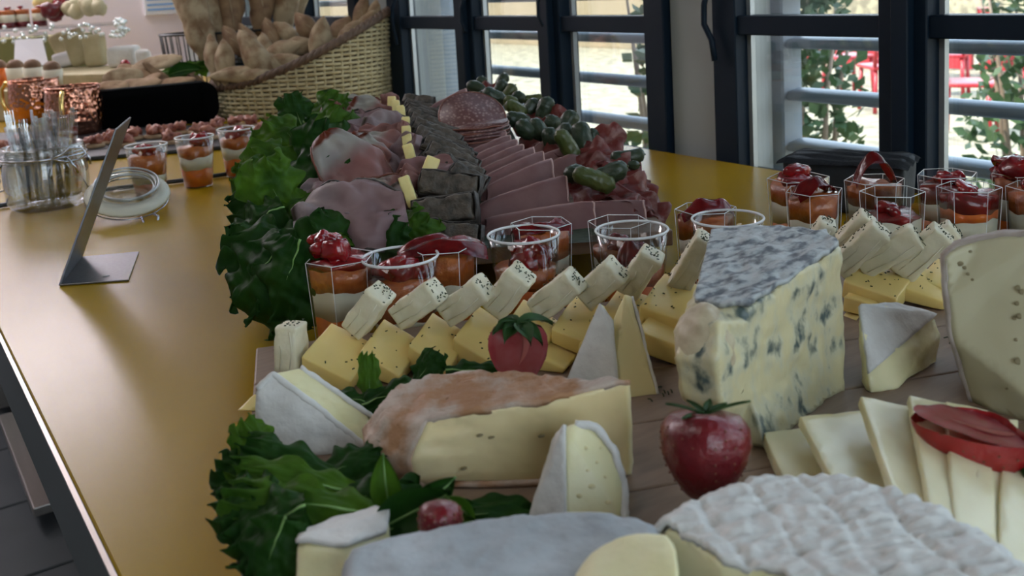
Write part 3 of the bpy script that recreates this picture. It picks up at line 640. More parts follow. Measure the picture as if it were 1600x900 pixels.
hullsolid('brie_piece', 'chunky brie piece with rind on top at the lower left corner of the board', 'cheese', VV((462, 846, .372), (474, 832, .388), (522, 813, .398), (588, 793, .405), (609, 800, .395), (604, 832, .382), (540, 855, .366)) + [P(456, 985, ZB), P(470, 940, ZB), P(560, 1000, ZB), P(604, 930, ZB), P(612, 900, ZB)], {0, 1, 2, 3, 4, 5, 6}, M['pastew'], M['rindw'], bev=.003)
UB = hullsolid('brie_wedge', 'small brie wedge standing upright in front of the orange-rinded half wheel', 'cheese', VV((884, 664, .418), (900, 660, .424), (930, 668, .424), (958, 703, .424), (974, 755, .424), (866, 690, .434), (900, 663, .436)) + [P(978, 825, ZB), P(886, 838, ZB), P(826, 822, ZB), P(935, 800, ZB)], {0, 5, 8, 9}, M['pastew'], M['rindw'], bev=.002)
def rim(parent, pts, r, mt='rindw'):
    P_ = []
    for a, b in zip(pts[:-1], pts[1:]): P_ += [a.lerp(b, k / 6) for k in range(6)]
    P_.append(pts[-1]); bm = nb(); add_tube(bm, P_, r, 10); fine(bm, .003, 1); rough(bm, .0008, 200, r * 1000, .0004, 500); link('rind_edge', bm, M[mt], parent)
rim(UB, VV((898, 663, .423), (930, 667, .423), (957, 700, .423), (974, 755, .423)) + [P(977, 825, ZB + .002)], .0019)
holes(UB, ((915, 700, 1), (932, 722, .9), (925, 760, 1.2), (945, 745, .8), (905, 775, 1), (950, 785, 1.1), (918, 735, .7), (938, 700, .7)), mt='paste')
CW = hullsolid('brie_wedge', 'white-rinded camembert wedge beside the frilly lettuce at the left end of the board', 'cheese', VV((402, 612, .500), (425, 583, .503), (470, 574, .513), (586, 655, .503), (574, 701, .489), (540, 640, .515), (410, 640, .52)) + [P(399, 705, ZB), P(480, 709, ZB), P(578, 706, ZB), P(560, 640, ZB), P(430, 640, ZB)], {0, 1, 4, 7, 8, 9}, M['pastew'], M['rindw'], bev=.002)
hullsolid('brie_wedge', 'white camembert wedge between the blue cheese and the tall beige cheese', 'cheese', VV((1341, 478, .545), (1400, 474, .565), (1463, 492, .565), (1357, 584, .523), (1470, 522, .56)) + [P(1344, 598, ZB), P(1360, 616, ZB), P(1402, 606, ZB), P(1466, 566, ZB), P(1400, 550, ZB)], {0, 1, 2, 3}, M['pastew'], M['rindw'], bev=.0035, amp=.0016)
hullsolid('brie_triangle', 'thin brie triangle showing its greyish rind, standing behind the half wheel', 'cheese', VV((937, 474, .560), (944, 477, .566), (957, 502, .556)) + [P(878, 614, ZB), P(905, 604, ZB), P(968, 622, ZB), P(966, 606, ZB)], {0, 2, 3, 5}, M['pastew'], M['rindw'], bev=.001)
hullsolid('brie_triangle', 'thin brie triangle showing its yellow cut face, leaning beside the blue cheese', 'cheese', VV((976, 460, .566), (986, 463, .568), (990, 492, .566), (999, 535, .562), (955, 505, .562)) + [P(955, 624, ZB), P(1026, 616, ZB), P(1018, 600, ZB), P(975, 600, ZB)], {1, 2, 3, 6, 7}, M['paste'], M['rindw'], bev=.001)
rim(CW, VV((403, 608, .5), (427, 584, .502), (500, 640, .496), (573, 700, .489)), .0016); rim(CW, VV((470, 574, .513), (530, 615, .508), (585, 654, .503)), .0015)
# ---- tall beige cheese
fr = [(1477, 402, .497), (1496, 386, .500), (1530, 376, .498), (1570, 370, .492), (1640, 368, .482), (1720, 376, .468)]
fp = VV(*fr); base = [P(1700, 690, ZB), P(1548, 641, ZB), P(1520, 628, ZB)] ; sidep = VV((1490, 530, .498), (1480, 465, .498))
front = fp + base + sidep; bk = [p + vec(.060, .036, -.020 if i < 6 else 0) * (1 if i < 6 else .9) for i, p in enumerate(front)]
for p in bk[6:9]: p.z = T + ZB
front2 = [p + vec(.004, .003, 0) for p in front]
TM = loftsolid('tall_beige_cheese', 'tall wedge of smooth beige cheese dotted with small holes at the right edge', 'cheese', [front, front2, bk], [10, 0, 1, 2, 3, 4, 8, 9], M['tomme'], M['rindtomme'], toprind=False, L=.005)
holes(TM, ((1500, 412, 1.5), (1508, 418, 1.2), (1513, 428, 1), (1516, 393, .8), (1592, 450, 1.6), (1598, 456, 1.6), (1590, 474, 1.3), (1594, 494, 1.6), (1586, 497, 1.2), (1588, 531, .9), (1592, 564, 2), (1574, 607, .9), (1520, 437, .8)))
# ---- slice fan
sl = [((1192, 674, .031), (1252, 668, .027), (1330, 772, .027), (1236, 772, .031)), ((1250, 650, .041), (1352, 640, .033), (1424, 778, .031), (1322, 790, .038)), ((1345, 619, .049), (1424, 634, .042), (1500, 800, .036), (1404, 790, .045)),
      ((1421, 617, .050), (1496, 632, .044), (1530, 830, .038), (1458, 815, .045)), ((1478, 626, .049), (1545, 640, .042), (1560, 850, .036), (1493, 835, .042)), ((1524, 650, .044), (1592, 655, .038), (1580, 880, .030), (1528, 860, .038)),
      ((1566, 690, .039), (1640, 700, .034), (1640, 900, .028), (1560, 885, .035)), ((1600, 760, .034), (1690, 770, .030), (1680, 930, .027), (1592, 905, .031))]
for i, q in enumerate(sl):
    tpv = [P(x, y, z) for x, y, z in q]; th_ = .0048 if i else .006
    nrm = (tpv[1] - tpv[0]).cross(tpv[3] - tpv[0]).normalized(); nrm = -nrm if nrm.z > 0 else nrm
    bm = nb(); a_ = [bm.verts.new(p) for p in tpv]; b_ = [bm.verts.new(p + nrm * th_) for p in tpv]
    bm.faces.new(a_); bm.faces.new(b_[::-1])
    for k in range(4): bm.faces.new((a_[k], b_[k], b_[(k + 1) % 4], a_[(k + 1) % 4]))
    for v in bm.verts: v.co.z = max(v.co.z, T + ZB + .0004)
    bmesh.ops.recalc_face_normals(bm, faces=bm.faces); bevel(bm, .0008, 2); bmesh.ops.triangulate(bm, faces=bm.faces); fine(bm, .006); rough(bm, .0005, 90, i, .0002, 300)
    single('cheese_slice', bm, M['slices'], ['shortest ivory cheese slice, lowest of the fan beside the whole strawberry', 'second cheese slice of the fan, broad with a ridged top', 'third cheese slice of the fan, its corner rising left of the cut strawberry', 'fourth cheese slice of the fan, the tip of the cut strawberry lying on it', 'fifth cheese slice of the fan, under the middle of the cut strawberry', 'sixth cheese slice of the fan, under the red lower side of the cut strawberry', 'seventh cheese slice of the fan, under the leaves of the cut strawberry', 'cheese slice at the right end of the fan, cut by the picture edge'][i], 'cheese slice', 'fan of ivory cheese slices')
# ---- yellow slabs
def slab(a, b, c, d, h, label, group, name='cheese_slab', mt='comte'):
    tpv = [a, b, c, d]; bm = nb(); nrm = (b - a).cross(d - a).normalized(); nrm = -nrm if nrm.z > 0 else nrm
    nrm = (nrm + vec(0, 0, -1)).normalized()
    A = [bm.verts.new(p) for p in tpv]; B = [bm.verts.new(p + nrm * h) for p in tpv]
    bm.faces.new(A); bm.faces.new(B[::-1])
    for k in range(4): bm.faces.new((A[k], B[k], B[(k + 1) % 4], A[(k + 1) % 4]))
    for v in bm.verts: v.co.z = max(v.co.z, T + ZB + .0004)
    bmesh.ops.recalc_face_normals(bm, faces=bm.faces); bevel(bm, .0013, 2); bmesh.ops.triangulate(bm, faces=bm.faces); fine(bm, .006); rough(bm, .0007, 60, a.x * 100, .0002, 300)
    return single(name, bm, M[mt], label, 'cheese', group)
def herbs(parent, quad, n, seed, up=None):
    rnd = random.Random(seed); bm = nb(); a, b, c, d = quad; nr = (b - a).cross(d - a).normalized()
    if nr.dot(EYE - a) < 0: nr = -nr
    for _ in range(n):
        u, v = rnd.random(), rnd.random(); p = a.lerp(b, u).lerp(d.lerp(c, u), v) + nr * .0005
        t1 = (b - a).normalized(); t2 = nr.cross(t1); an = rnd.uniform(0, 6); dd = t1 * math.cos(an) + t2 * math.sin(an); L = rnd.uniform(.0005, .0018); w_ = nr.cross(dd) * rnd.uniform(.00015, .0003)
        vs = [bm.verts.new(p + q_) for q_ in (-dd * L / 2 - w_, dd * L / 2 - w_, dd * L / 2 + w_, -dd * L / 2 + w_)]; ts = [bm.verts.new(v_.co + nr * .0005) for v_ in vs]
        bm.faces.new(ts)
        for k in range(4): bm.faces.new((vs[k], vs[(k + 1) % 4], ts[(k + 1) % 4], ts[k]))
    o = link('herb_flecks', bm, M['herb'], parent, smooth=False); o['kind'] = 'stuff'
sa = [(470, 556, 'under the first leaning white stick, at the left end of the row'), (562, 549, 'just right of the leftmost slab'), (638, 539, 'between the two slabs that flank the lettuce tip'), (708, 529, 'left of the strawberry half'), (780, 519, 'behind the strawberry half, its herbs above the calyx'), (860, 513, 'right of the strawberry half'), (930, 498, 'behind the brie triangles'), (1000, 478, 'left of the blue cheese, with a shiny speckled top')]
for i, (x, y, w_) in enumerate(sa):
    dA = .572 + .004 * i
    big = 1.25 if i == 0 else 1
    a = V(x, y, dA); b = V(x + 38 * big, y - 53, dA + .035); c = V(x + 38 * big + 100 * big, y + 5, dA + .035); d = V(x + (62 if i < 7 else 66) * big, y + (40 if i < 5 else 24), dA - .012)
    c = b + (d - a)
    o = slab(a, b, c, d, .0155 if i < 5 else .010, 'thick yellow cheese slab ' + w_, 'row of yellow cheese slabs'); herbs(o, (a, b, c, d), 7 if i < 5 else 12, i)
for i, (x, y, w_) in enumerate([(818, 548, 'to the right of the strawberry half, under another slab'), (905, 535, 'under the slabs behind the brie triangles'), (994, 514, 'lowest slab left of the blue cheese')]):
    dA = .580; a = V(x, y, dA); d = V(x + 66, y + 28, dA - .010); b = V(x + 30, y - 30, dA + .03); c = b + (d - a)
    slab(a, b, c, d, .013, 'lower yellow cheese slab ' + w_, 'row of yellow cheese slabs')
for i, (x, y, L, w_) in enumerate([(1317, 438, 85, 'right behind the blue cheese, under the tilted sticks'), (1370, 434, 108, 'long one above the white camembert wedge'), (1436, 436, 60, 'against the tall beige cheese, with a shiny top')]):
    dA = .650 + .006 * i; a = V(x, y, dA); d = V(x + L, y + L * .36, dA - .02); b = V(x + 26, y - 34, dA + .03); c = b + (d - a)
    o = slab(a, b, c, d, .0125, 'yellow cheese slab ' + w_, 'row of yellow cheese slabs'); herbs(o, (a, b, c, d), 14, 30 + i)
for i, (x, y, L, w_) in enumerate([(1318, 462, 50, 'lying on the board behind the white camembert wedge'), (1318, 497, 20, 'small end peeping out beside the blue cheese')]):
    dA = .640; a = V(x, y, dA); d = V(x + L, y + L * .3, dA - .01); b = V(x + 20, y - 20, dA + .03); c = b + (d - a)
    slab(a, b, c, d, .011, 'lower yellow cheese slab ' + w_, 'row of yellow cheese slabs')
a = V(374, 640, .50); a = P(377, 655, .012)
slab(V(375, 640, .545), V(398, 615, .56), V(420, 625, .56), V(402, 652, .545), .012, 'small yellow cheese chunk poking past the left edge of the board', 'row of yellow cheese slabs')
# ---- white sticks with herbs
bs = [(445, 548, 88, 74, 36, .574, 'upright at the left end of the row'), (566, 494, 54, 80, 40, .585, 'leaning on the leftmost yellow slab'), (644, 481, 38, 82, 42, .590, 'second of the tilted ones, with a yellowish broken end'), (720, 476, 40, 80, 42, .592, 'third tilted one, in front of the pair of verrines'), (788, 463, 54, 78, 44, .592, 'fourth tilted one, in front of the verrine with the crumbly filling'), (863, 467, 42, 82, 42, .595, 'above the strawberry half calyx'), (934, 449, 45, 72, 44, .600, 'behind the brie triangles'), (997, 434, 60, 76, 38, .605, 'in front of the verrine with the folded red pepper'), (1080, 418, 64, 92, 36, .612, 'leaning at the left side of the blue cheese'),
      (1283, 376, 70, 50, 26, .640, 'peeping over the back of the blue cheese'), (1336, 366, 52, 60, 30, .668, 'lying behind the tilted pair right of the blue cheese'), (1342, 396, 50, 92, 36, .648, 'first tilted one right of the blue cheese'), (1388, 398, 36, 96, 40, .652, 'between the two tilted ones right of the blue cheese'), (1441, 402, 50, 90, 40, .650, 'last tilted one, next to the tall beige cheese'), (1472, 376, 40, 46, 30, .668, 'thin end behind the last tilted one')]
for i, (x, y, an, L, W_, d, w_) in enumerate(bs):
    if i == 0: ax = CU.copy(); wd = (CR - CF * .1).normalized(); L, W_ = 72, 38
    else: ax = sdir(an, -.42); wd = sdir(an - 90, -.12); L *= 1.06
    wd = (wd - ax * wd.dot(ax)).normalized(); nr = ax.cross(wd); s = d / FP
    if nr.dot(CF) < 0: nr = -nr
    c = V(x, y, d); R = Matrix(((ax.x, wd.x, nr.x), (ax.y, wd.y, nr.y), (ax.z, wd.z, nr.z)))
    bm = nb(); hd = .0085 if i else .012; add_box(bm, c + nr * hd, (L / 2 * s, W_ / 2 * s, hd), R); bevel(bm, .0016, 2); bmesh.ops.triangulate(bm, faces=bm.faces); fine(bm, .0035); rough(bm, .0012, 110, i, .0005, 420)
    o = single('cheese_stick', bm, M['blocks'], 'white crumbly cheese stick ' + w_, 'cheese', 'white cheese sticks sprinkled with herbs')
    e_ = c + ax * (L / 2 * s + .0004); hw = wd * W_ / 2 * s * .8
    herbs(o, (e_ - hw, e_ + hw, e_ + hw + nr * hd * 1.7, e_ - hw + nr * hd * 1.7), 22, 50 + i)
    u_ = c - wd * (W_ / 2 * s + .0004); hl = ax * L / 2 * s * .85
    herbs(o, (u_ - hl, u_ + hl, u_ + hl + nr * hd * 1.6, u_ - hl + nr * hd * 1.6), 16, 80 + i)
    # pressed ridges on the face towards the viewer
    for k in (-.22, .2):
        bm = nb(); p0 = c + wd * W_ * s * k - nr * .0002; add_tube(bm, [p0 - ax * L * s * .42, p0 + wd * .0012, p0 + ax * L * s * (.40 if k > 0 else .1)], .00035, 5); link('ridge', bm, M['blocks'], o)
# loose herbs on the board
bm = nb(); rnd = random.Random(5)
for x, y in ((1038, 612), (1044, 614), (1049, 611), (1030, 606), (1485, 535), (1480, 528), (1016, 625), (1036, 617)):
    p = P(x, y, ZB + .0012); dd = vec(rnd.uniform(-1, 1), rnd.uniform(-1, 1), 0).normalized() * .002; add_tube(bm, [p - dd, p + vec(0, 0, .0006), p + dd], .0004, 5)
o = single('herb_crumbs', bm, M['herb'], 'dried herb crumbs scattered on the board beside the blue cheese', 'herbs'); o['kind'] = 'stuff'
# ---- strawberries
def calyx(parent, c, ax, n, L, W_, seed=0, droop=.35, mt='calyx'):
    rnd = random.Random(seed); a = ax.orthogonal().normalized(); b = ax.cross(a)
    for k in range(n):
        th = 2 * pi * k / n + rnd.uniform(-.3, .3); d = a * math.cos(th) + b * math.sin(th); s_ = ax.cross(d); lf = L * rnd.uniform(.75, 1.2); up_ = rnd.uniform(.1, .5)
        def fn(u, v, d=d, s_=s_, lf=lf, up_=up_): return c + d * u * lf * .9 + ax * (up_ * lf * u - droop * lf * u * u + .0006) + s_ * (v - .5) * W_ * math.sin(pi * min(1, .12 + u * .88)) + ax * abs(v - .5) * W_ * .5
        link('sepal', sheet(8, 5, fn, .0004), M[mt], parent)
def berry(c, ax, Ln, Rr, label, seed, half=None):
    t = empty('strawberry', label, 'strawberry', c - vec(0, 0, Rr)); ax = ax.normalized()
    prof = [(0, 0), (.45, -.03), (.78, .02), (.97, .16), (1.0, .34), (.93, .52), (.76, .70), (.52, .86), (.25, .97), (0, 1)]
    bm = nb(); add_lathe(bm, c, [(r * Rr, -z * Ln + Ln * .5) for r, z in prof], 28, ax=ax); fine(bm, .004, 2); rough(bm, .0012, 60, seed, .0005, 260)
    a = ax.orthogonal().normalized(); b = ax.cross(a)
    if half is not None:
        hn = half.normalized(); g = bmesh.ops.bisect_plane(bm, geom=bm.verts[:] + bm.edges[:] + bm.faces[:], plane_co=c, plane_no=hn, clear_outer=True)
        ed = [e for e in g['geom_cut'] if isinstance(e, bmesh.types.BMEdge)]
        link('skin', bm, M['berryl'], t)
        # the cut face, with pale streaks
        w1 = ax.cross(hn).normalized(); k_ = 26; bm = nb(); pts = []
        def rad(f):
            for (r0, z0), (r1, z1) in zip(prof[1:-1], prof[2:]):
                if z0 <= f <= z1: return r0 + (r1 - r0) * (f - z0) / max(1e-6, z1 - z0)
            return .45 if f < 0 else 0
        def fn(u, v): f = .0 + u * .985; return c + ax * (Ln * .5 - f * Ln) + w1 * (v - .5) * 2 * rad(f) * Rr * 1.0 + hn * (.0008 + noise.noise(vec(u * 5, v * 5, seed)) * .0007)
        link('cut_face', sheet(22, 12, fn, .0008), M['cutberry'], t)
        def fn(u, v): f = .05 + u * .6; return c + ax * (Ln * .5 - f * Ln) + w1 * ((v - .5) * .22 + .28) * Rr * math.sin(pi * min(1, .15 + u * .85)) + hn * .0014
        link('core', sheet(14, 6, fn, .0006), M['core'], t)
    else: link('flesh', bm, M['berry'], t)
    bm = nb(); rnd = random.Random(seed)
    for i in range(9):
        f = .12 + i * .09; r = [q for q in zip(prof[1:-1], prof[2:]) if q[0][1] <= f <= q[1][1]]
        if not r: continue
        (r0, z0), (r1, z1) = r[0]; rr = (r0 + (r1 - r0) * (f - z0) / (z1 - z0)) * Rr; n_ = max(5, int(14 * rr / Rr))
        for k in range(n_):
            th = 2 * pi * (k + .5 * (i % 2)) / n_; d = a * math.cos(th) + b * math.sin(th)
            if half is not None and d.dot(half) > -.05: continue
            sph(bm, c + ax * (Ln * .5 - f * Ln) + d * (rr - .0001), .00055, .00055, .00055, seg=6, rings=4)
    o = link('seeds', bm, M['seed'], t); o['kind'] = 'stuff'
    return t
c = V(1102, 716, .412); t = berry(c, (CU + CF * .12).normalized(), .036, .0187, 'whole dark red strawberry standing in front of the blue cheese', 1)
calyx(t, c + CU * .0172, (CU - CF * .05).normalized(), 7, .018, .0038, 4, .1)
c = V(810, 556, .520); t = berry(c, (CU + CR * -.04).normalized(), .0315, .0158, 'strawberry half, cut side out, leaning on the yellow cheese slabs', 2, half=(-CF + CU * .1))
calyx(t, c + CU * .0152 - CF * .001, (CU - CF * .3).normalized(), 7, .020, .010, 9, .55)
c = V(1508, 664, .425); t = berry(c, (CR * .95 - CU * .22 + CF * .1).normalized(), .047, .0205, 'pink strawberry half lying cut side up across the cheese slices', 6, half=(CU - CF * .12 + CR * .1))
ax = (CR * .95 - CU * .22 + CF * .1).normalized(); calyx(t, c + ax * .019 - CU * .009 - CF * .006, (ax * .5 - CU * .6 - CF * .3).normalized(), 7, .018, .007, 12, .2)
# ================================================================ verrines
def pepper_blob(parent, c, s, seed, name='red_pepper'):
    rnd = random.Random(seed); bm = nb()
    for k in range(4):
        q = c + vec(rnd.uniform(-.4, .4), rnd.uniform(-.4, .4), rnd.uniform(-.1, .25)) * s; R = Matrix.Rotation(rnd.uniform(0, 6), 3, 'Z') @ Matrix.Rotation(rnd.uniform(-.6, .6), 3, 'X')
        sph(bm, q, s * rnd.uniform(.45, .7), s * rnd.uniform(.25, .42), s * rnd.uniform(.2, .35), R, 14, 9)
    rough(bm, s * .18, 120, seed, s * .06, 330); link(name, bm, M['pepper'], parent)
def pepper_curl(parent, c, s, ang, seed, thick=.0022, arch=.55, wid=.55):
    """a strip of roasted pepper folded over"""
    a = Matrix.Rotation(math.radians(ang), 3, 'Z') @ vec(1, 0, 0); b = vec(-a.y, a.x, 0)
    def fn(u, v):
        x = (u - .5) * 2; w_ = wid * s * (1 - .35 * abs(x) ** 3)
        return c + a * x * s + b * (v - .5) * 2 * w_ + vec(0, 0, 1) * (s * arch * (1 - x * x) - .25 * s * (2 * v - 1) ** 2 + noise.noise(vec(u * 3, v * 3, seed)) * s * .25)
    link('folded_red_pepper', sheet(22, 12, fn, thick), M['pepper'], parent)
def verrine(x, y, label, group, kind='round', R=.0262, h=.067, layers=None, top=('blob', .35), seed=0, rot=.3, dz=0.):
    c = P(x, y, h); c.z = T + .0005 + dz; t = empty('verrine', label, 'verrine', c, group); rb = R * (.74 if kind == 'round' else .86); n = 40 if kind == 'round' else 6
    def rr(z): return rb + (R - rb) * z / h
    th = .0009
    bm = nb()
    if kind == 'round': add_lathe(bm, c, [(0, 0), (rb - .001, 0), (rb, .0015), (rr(h * .5), h * .5), (R, h), (R - th, h), (rr(h * .5) - th, h * .5), (rb - th, .003), (0, .003)], n)
    else:
        rings = [[bm.verts.new(c + vec(r * math.cos(rot + 2 * pi * k / n), r * math.sin(rot + 2 * pi * k / n), z)) for k in range(n)] for r, z in ((rb, 0), (R, h), (R - th * 1.2, h), (rb - th * 1.2, .003))]
        for A, B in zip(rings[:-1], rings[1:]):
            for k in range(n): bm.faces.new((A[k], A[(k + 1) % n], B[(k + 1) % n], B[k]))
        bm.faces.new(rings[0][::-1]); bm.faces.new(rings[-1])
    link('cup', bm, M['cup'], t, smooth=(kind == 'round'))
    bm = nb()
    if kind == 'round': add_torus(bm, c + vec(0, 0, h), R - .0003, .0010, seg=56, s2=6)
    else: add_torus(bm, c + vec(0, 0, h), R - .0003, .00035, ngon=6, rot=rot, s2=5)
    link('lip', bm, M['rim'], t)
    if kind != 'round':
        for k in range(n):
            a_ = rot + 2 * pi * k / n; d = vec(math.cos(a_), math.sin(a_), 0); bm = nb(); add_tube(bm, [c + d * rb, c + d * R + vec(0, 0, h)], .00022, 5); link('corner_edge', bm, M['rim'], t)
    layers = layers or [(.02, .36, 'orange'), (.36, .62, 'cream'), (.62, .86, 'brownorange')]
    sg_ = 40 if kind == 'round' else 48
    def lay(z0, z1, mt, i):
        bm = nb(); rings = []
        for z_, o_, f_ in ((z0, i * 3.3, 1), (z1, i * 3.3 + 3.3, 1)):
            rg = []
            for k in range(sg_):
                a_ = 2 * pi * k / sg_; zz = (.002 if z_ < .05 else z_ * h + noise.noise(vec(math.cos(a_) * 1.6, math.sin(a_) * 1.6, o_ + seed)) * .0042)
                r_ = rr(zz) - th - .0003
                if kind != 'round':
                    q = ((a_ - rot) % (2 * pi / 6)) - pi / 6; r_ = (rr(zz) - th * 1.3 - .0003) * math.cos(pi / 6) / math.cos(q)
                rg.append(bm.verts.new(c + vec(r_ * math.cos(a_), r_ * math.sin(a_), zz)))
            rings.append(rg)
        for k in range(sg_): bm.faces.new((rings[0][k], rings[0][(k + 1) % sg_], rings[1][(k + 1) % sg_], rings[1][k]))
        for rg, up_ in ((rings[0], 0), (rings[1], 1)):
            zc = sum(v.co.z for v in rg) / sg_; ce = bm.verts.new(vec(c.x, c.y, zc + .002 * up_))
            for k in range(sg_): bm.faces.new((rg[k], rg[(k + 1) % sg_], ce))
        link({'orange': 'orange_layer', 'cream': 'cream_layer', 'brownorange': 'puree_layer', 'pepper': 'pepper_layer'}[mt], bm, M[mt], t)
    for i, (z0, z1, mt) in enumerate(layers): lay(z0, z1, mt, i)
    zt = layers[-1][1] * h
    if top[0] == 'blob': pepper_blob(t, c + vec(0, 0, zt + .004), R * top[1] * 2.2, seed)
    elif top[0] == 'curl': pepper_curl(t, c + vec(0, 0, zt + .003), R * top[1], top[2], seed, arch=top[3] if len(top) > 3 else .55)
    elif top[0] == 'tall': pepper_blob(t, c + vec(0, 0, zt + .004), R * .95, seed); pepper_blob(t, c + vec(top[1], top[2], zt + .013), R * .62, seed + 1); pepper_blob(t, c + vec(top[1], top[2], zt + .006), R * .62, seed + 2)
    return t
G1 = 'verrines between the two boards'
full = [(.02, .44, 'orange'), (.44, .70, 'cream'), (.70, .93, 'brownorange'), (.93, .99, 'pepper')]
verrine(532, 403, 'verrine filled to the brim, beside the lettuce, with a tall lump of red pepper', G1, 'hex', .0245, layers=full, top=('tall', -.010, .006), seed=1, rot=.9)
verrine(625, 402, 'round clear verrine with glint-white lip, leftmost with glossy pepper in orange puree', G1, layers=[(.02, .3, 'orange'), (.3, .38, 'cream'), (.38, .74, 'brownorange')], top=('blob', .5), seed=2)
verrine(690, 385, 'verrine with layered filling and a red pepper flap sticking out past its rim', G1, 'hex', .0245, layers=[(.02, .38, 'orange'), (.38, .62, 'cream'), (.62, .92, 'brownorange')], top=('curl', 1.28, -25, .28), seed=3, rot=.5)
verrine(818, 367, 'round verrine with crumbly orange puree and a peaked pepper piece, before the ham', G1, layers=[(.02, .45, 'orange'), (.45, .66, 'brownorange')], top=('blob', .48), seed=4)
verrine(845, 350, 'verrine mostly hidden behind the round one before the ham, flat pepper on top', G1, 'hex', .0235, layers=[(.02, .45, 'orange'), (.45, .6, 'cream'), (.6, .9, 'brownorange')], top=('curl', .95, -20, .22), seed=5, rot=.2)
verrine(987, 360, 'round verrine with a big pointed fold of dark red pepper', G1, layers=[(.02, .45, 'orange'), (.45, .60, 'brownorange')], top=('curl', .62, 30, 1.0), seed=6)
verrine(967, 347, 'hexagonal verrine just behind the one with the pointed pepper fold', G1, 'hex', .0235, layers=[(.02, .45, 'orange'), (.45, .6, 'cream'), (.6, .7, 'brownorange')], top=('blob', .3), seed=7, rot=.2)
verrine(1102, 326, 'verrine with a dark glossy pepper hump, at the back left of the blue cheese', G1, 'hex', .0235, layers=[(.02, .45, 'orange'), (.45, .65, 'cream'), (.65, .92, 'brownorange')], top=('curl', .9, -20, .45), seed=8, rot=.4)
verrine(1137, 342, 'round verrine behind the blue cheese, half empty with pepper folds', G1, layers=[(.02, .40, 'orange'), (.40, .62, 'brownorange')], top=('curl', .8, 10, .5), seed=9)
G2 = 'hexagonal verrines behind the blue cheese and the beige cheese'
lay6 = [(.02, .42, 'orange'), (.42, .68, 'cream'), (.68, .93, 'brownorange')]
verrine(1247, 278, 'hexagonal verrine with tangled pepper at the left corner of the black cloth box', G2, 'hex', .0262, layers=lay6, top=('blob', .42), seed=11, rot=.35)
verrine(1272, 298, 'hexagonal verrine with a pepper ring curling over its edge', G2, 'hex', .0235, layers=lay6, top=('curl', .85, -10, .6), seed=12, rot=.55)
verrine(1366, 281, 'hexagonal verrine with a tall red pepper tongue, in front of the black cloth box', G2, 'hex', .0245, layers=lay6, top=('curl', .72, -30, 1.35), seed=13, rot=.35)
verrine(1394, 300, 'hexagonal verrine with thick cream and a little pepper, its rim standing clear', G2, 'hex', .0245, layers=[(.02, .25, 'orange'), (.25, .68, 'cream'), (.68, .73, 'pepper')], top=('blob', .3), seed=14, rot=.15)
verrine(1480, 272, 'hexagonal verrine before the bright window, behind a fuller front one', G2, 'hex', .0245, layers=[(.02, .42, 'orange'), (.42, .66, 'cream'), (.66, .85, 'pepper')], top=('blob', .3), seed=15, rot=.4)
verrine(1514, 293, 'hexagonal verrine with even stripes and dark pepper just under its rim', G2, 'hex', .0240, layers=[(.02, .40, 'orange'), (.40, .64, 'cream'), (.64, .74, 'orange'), (.74, .92, 'pepper')], top=('blob', .25), seed=16, rot=.1)
verrine(1598, 270, 'hexagonal verrine at the right picture edge with a round pepper knob on top', G2, 'hex', .0245, layers=lay6, top=('blob', .55), seed=17, rot=.35)
verrine(1625, 292, 'hexagonal verrine cut by the right picture edge, in front of the one with the knob', G2, 'hex', .0245, layers=lay6, top=('blob', .4), seed=18, rot=.15)
G3 = 'verrines beside the glass jar'
l3 = [(.02, .38, 'orange'), (.38, .62, 'cream'), (.62, .80, 'brownorange')]
verrine(228, 227, 'round verrine right behind the open jar lid', G3, layers=[(.02, .28, 'orange'), (.28, .46, 'cream'), (.46, .80, 'brownorange')], top=('blob', .35), seed=21)
verrine(303, 214, 'round verrine in the middle of the three on the open yellow table', G3, R=.0255, layers=l3, top=('blob', .42), seed=22)
verrine(368, 201, 'round verrine next to the tip of the lettuce, a clear flap inside', G3, R=.0255, layers=l3, top=('blob', .42), seed=23)
verrine(437, 206, 'verrine half hidden behind the lettuce', G3, R=.0240, layers=l3, top=('blob', .35), seed=24)
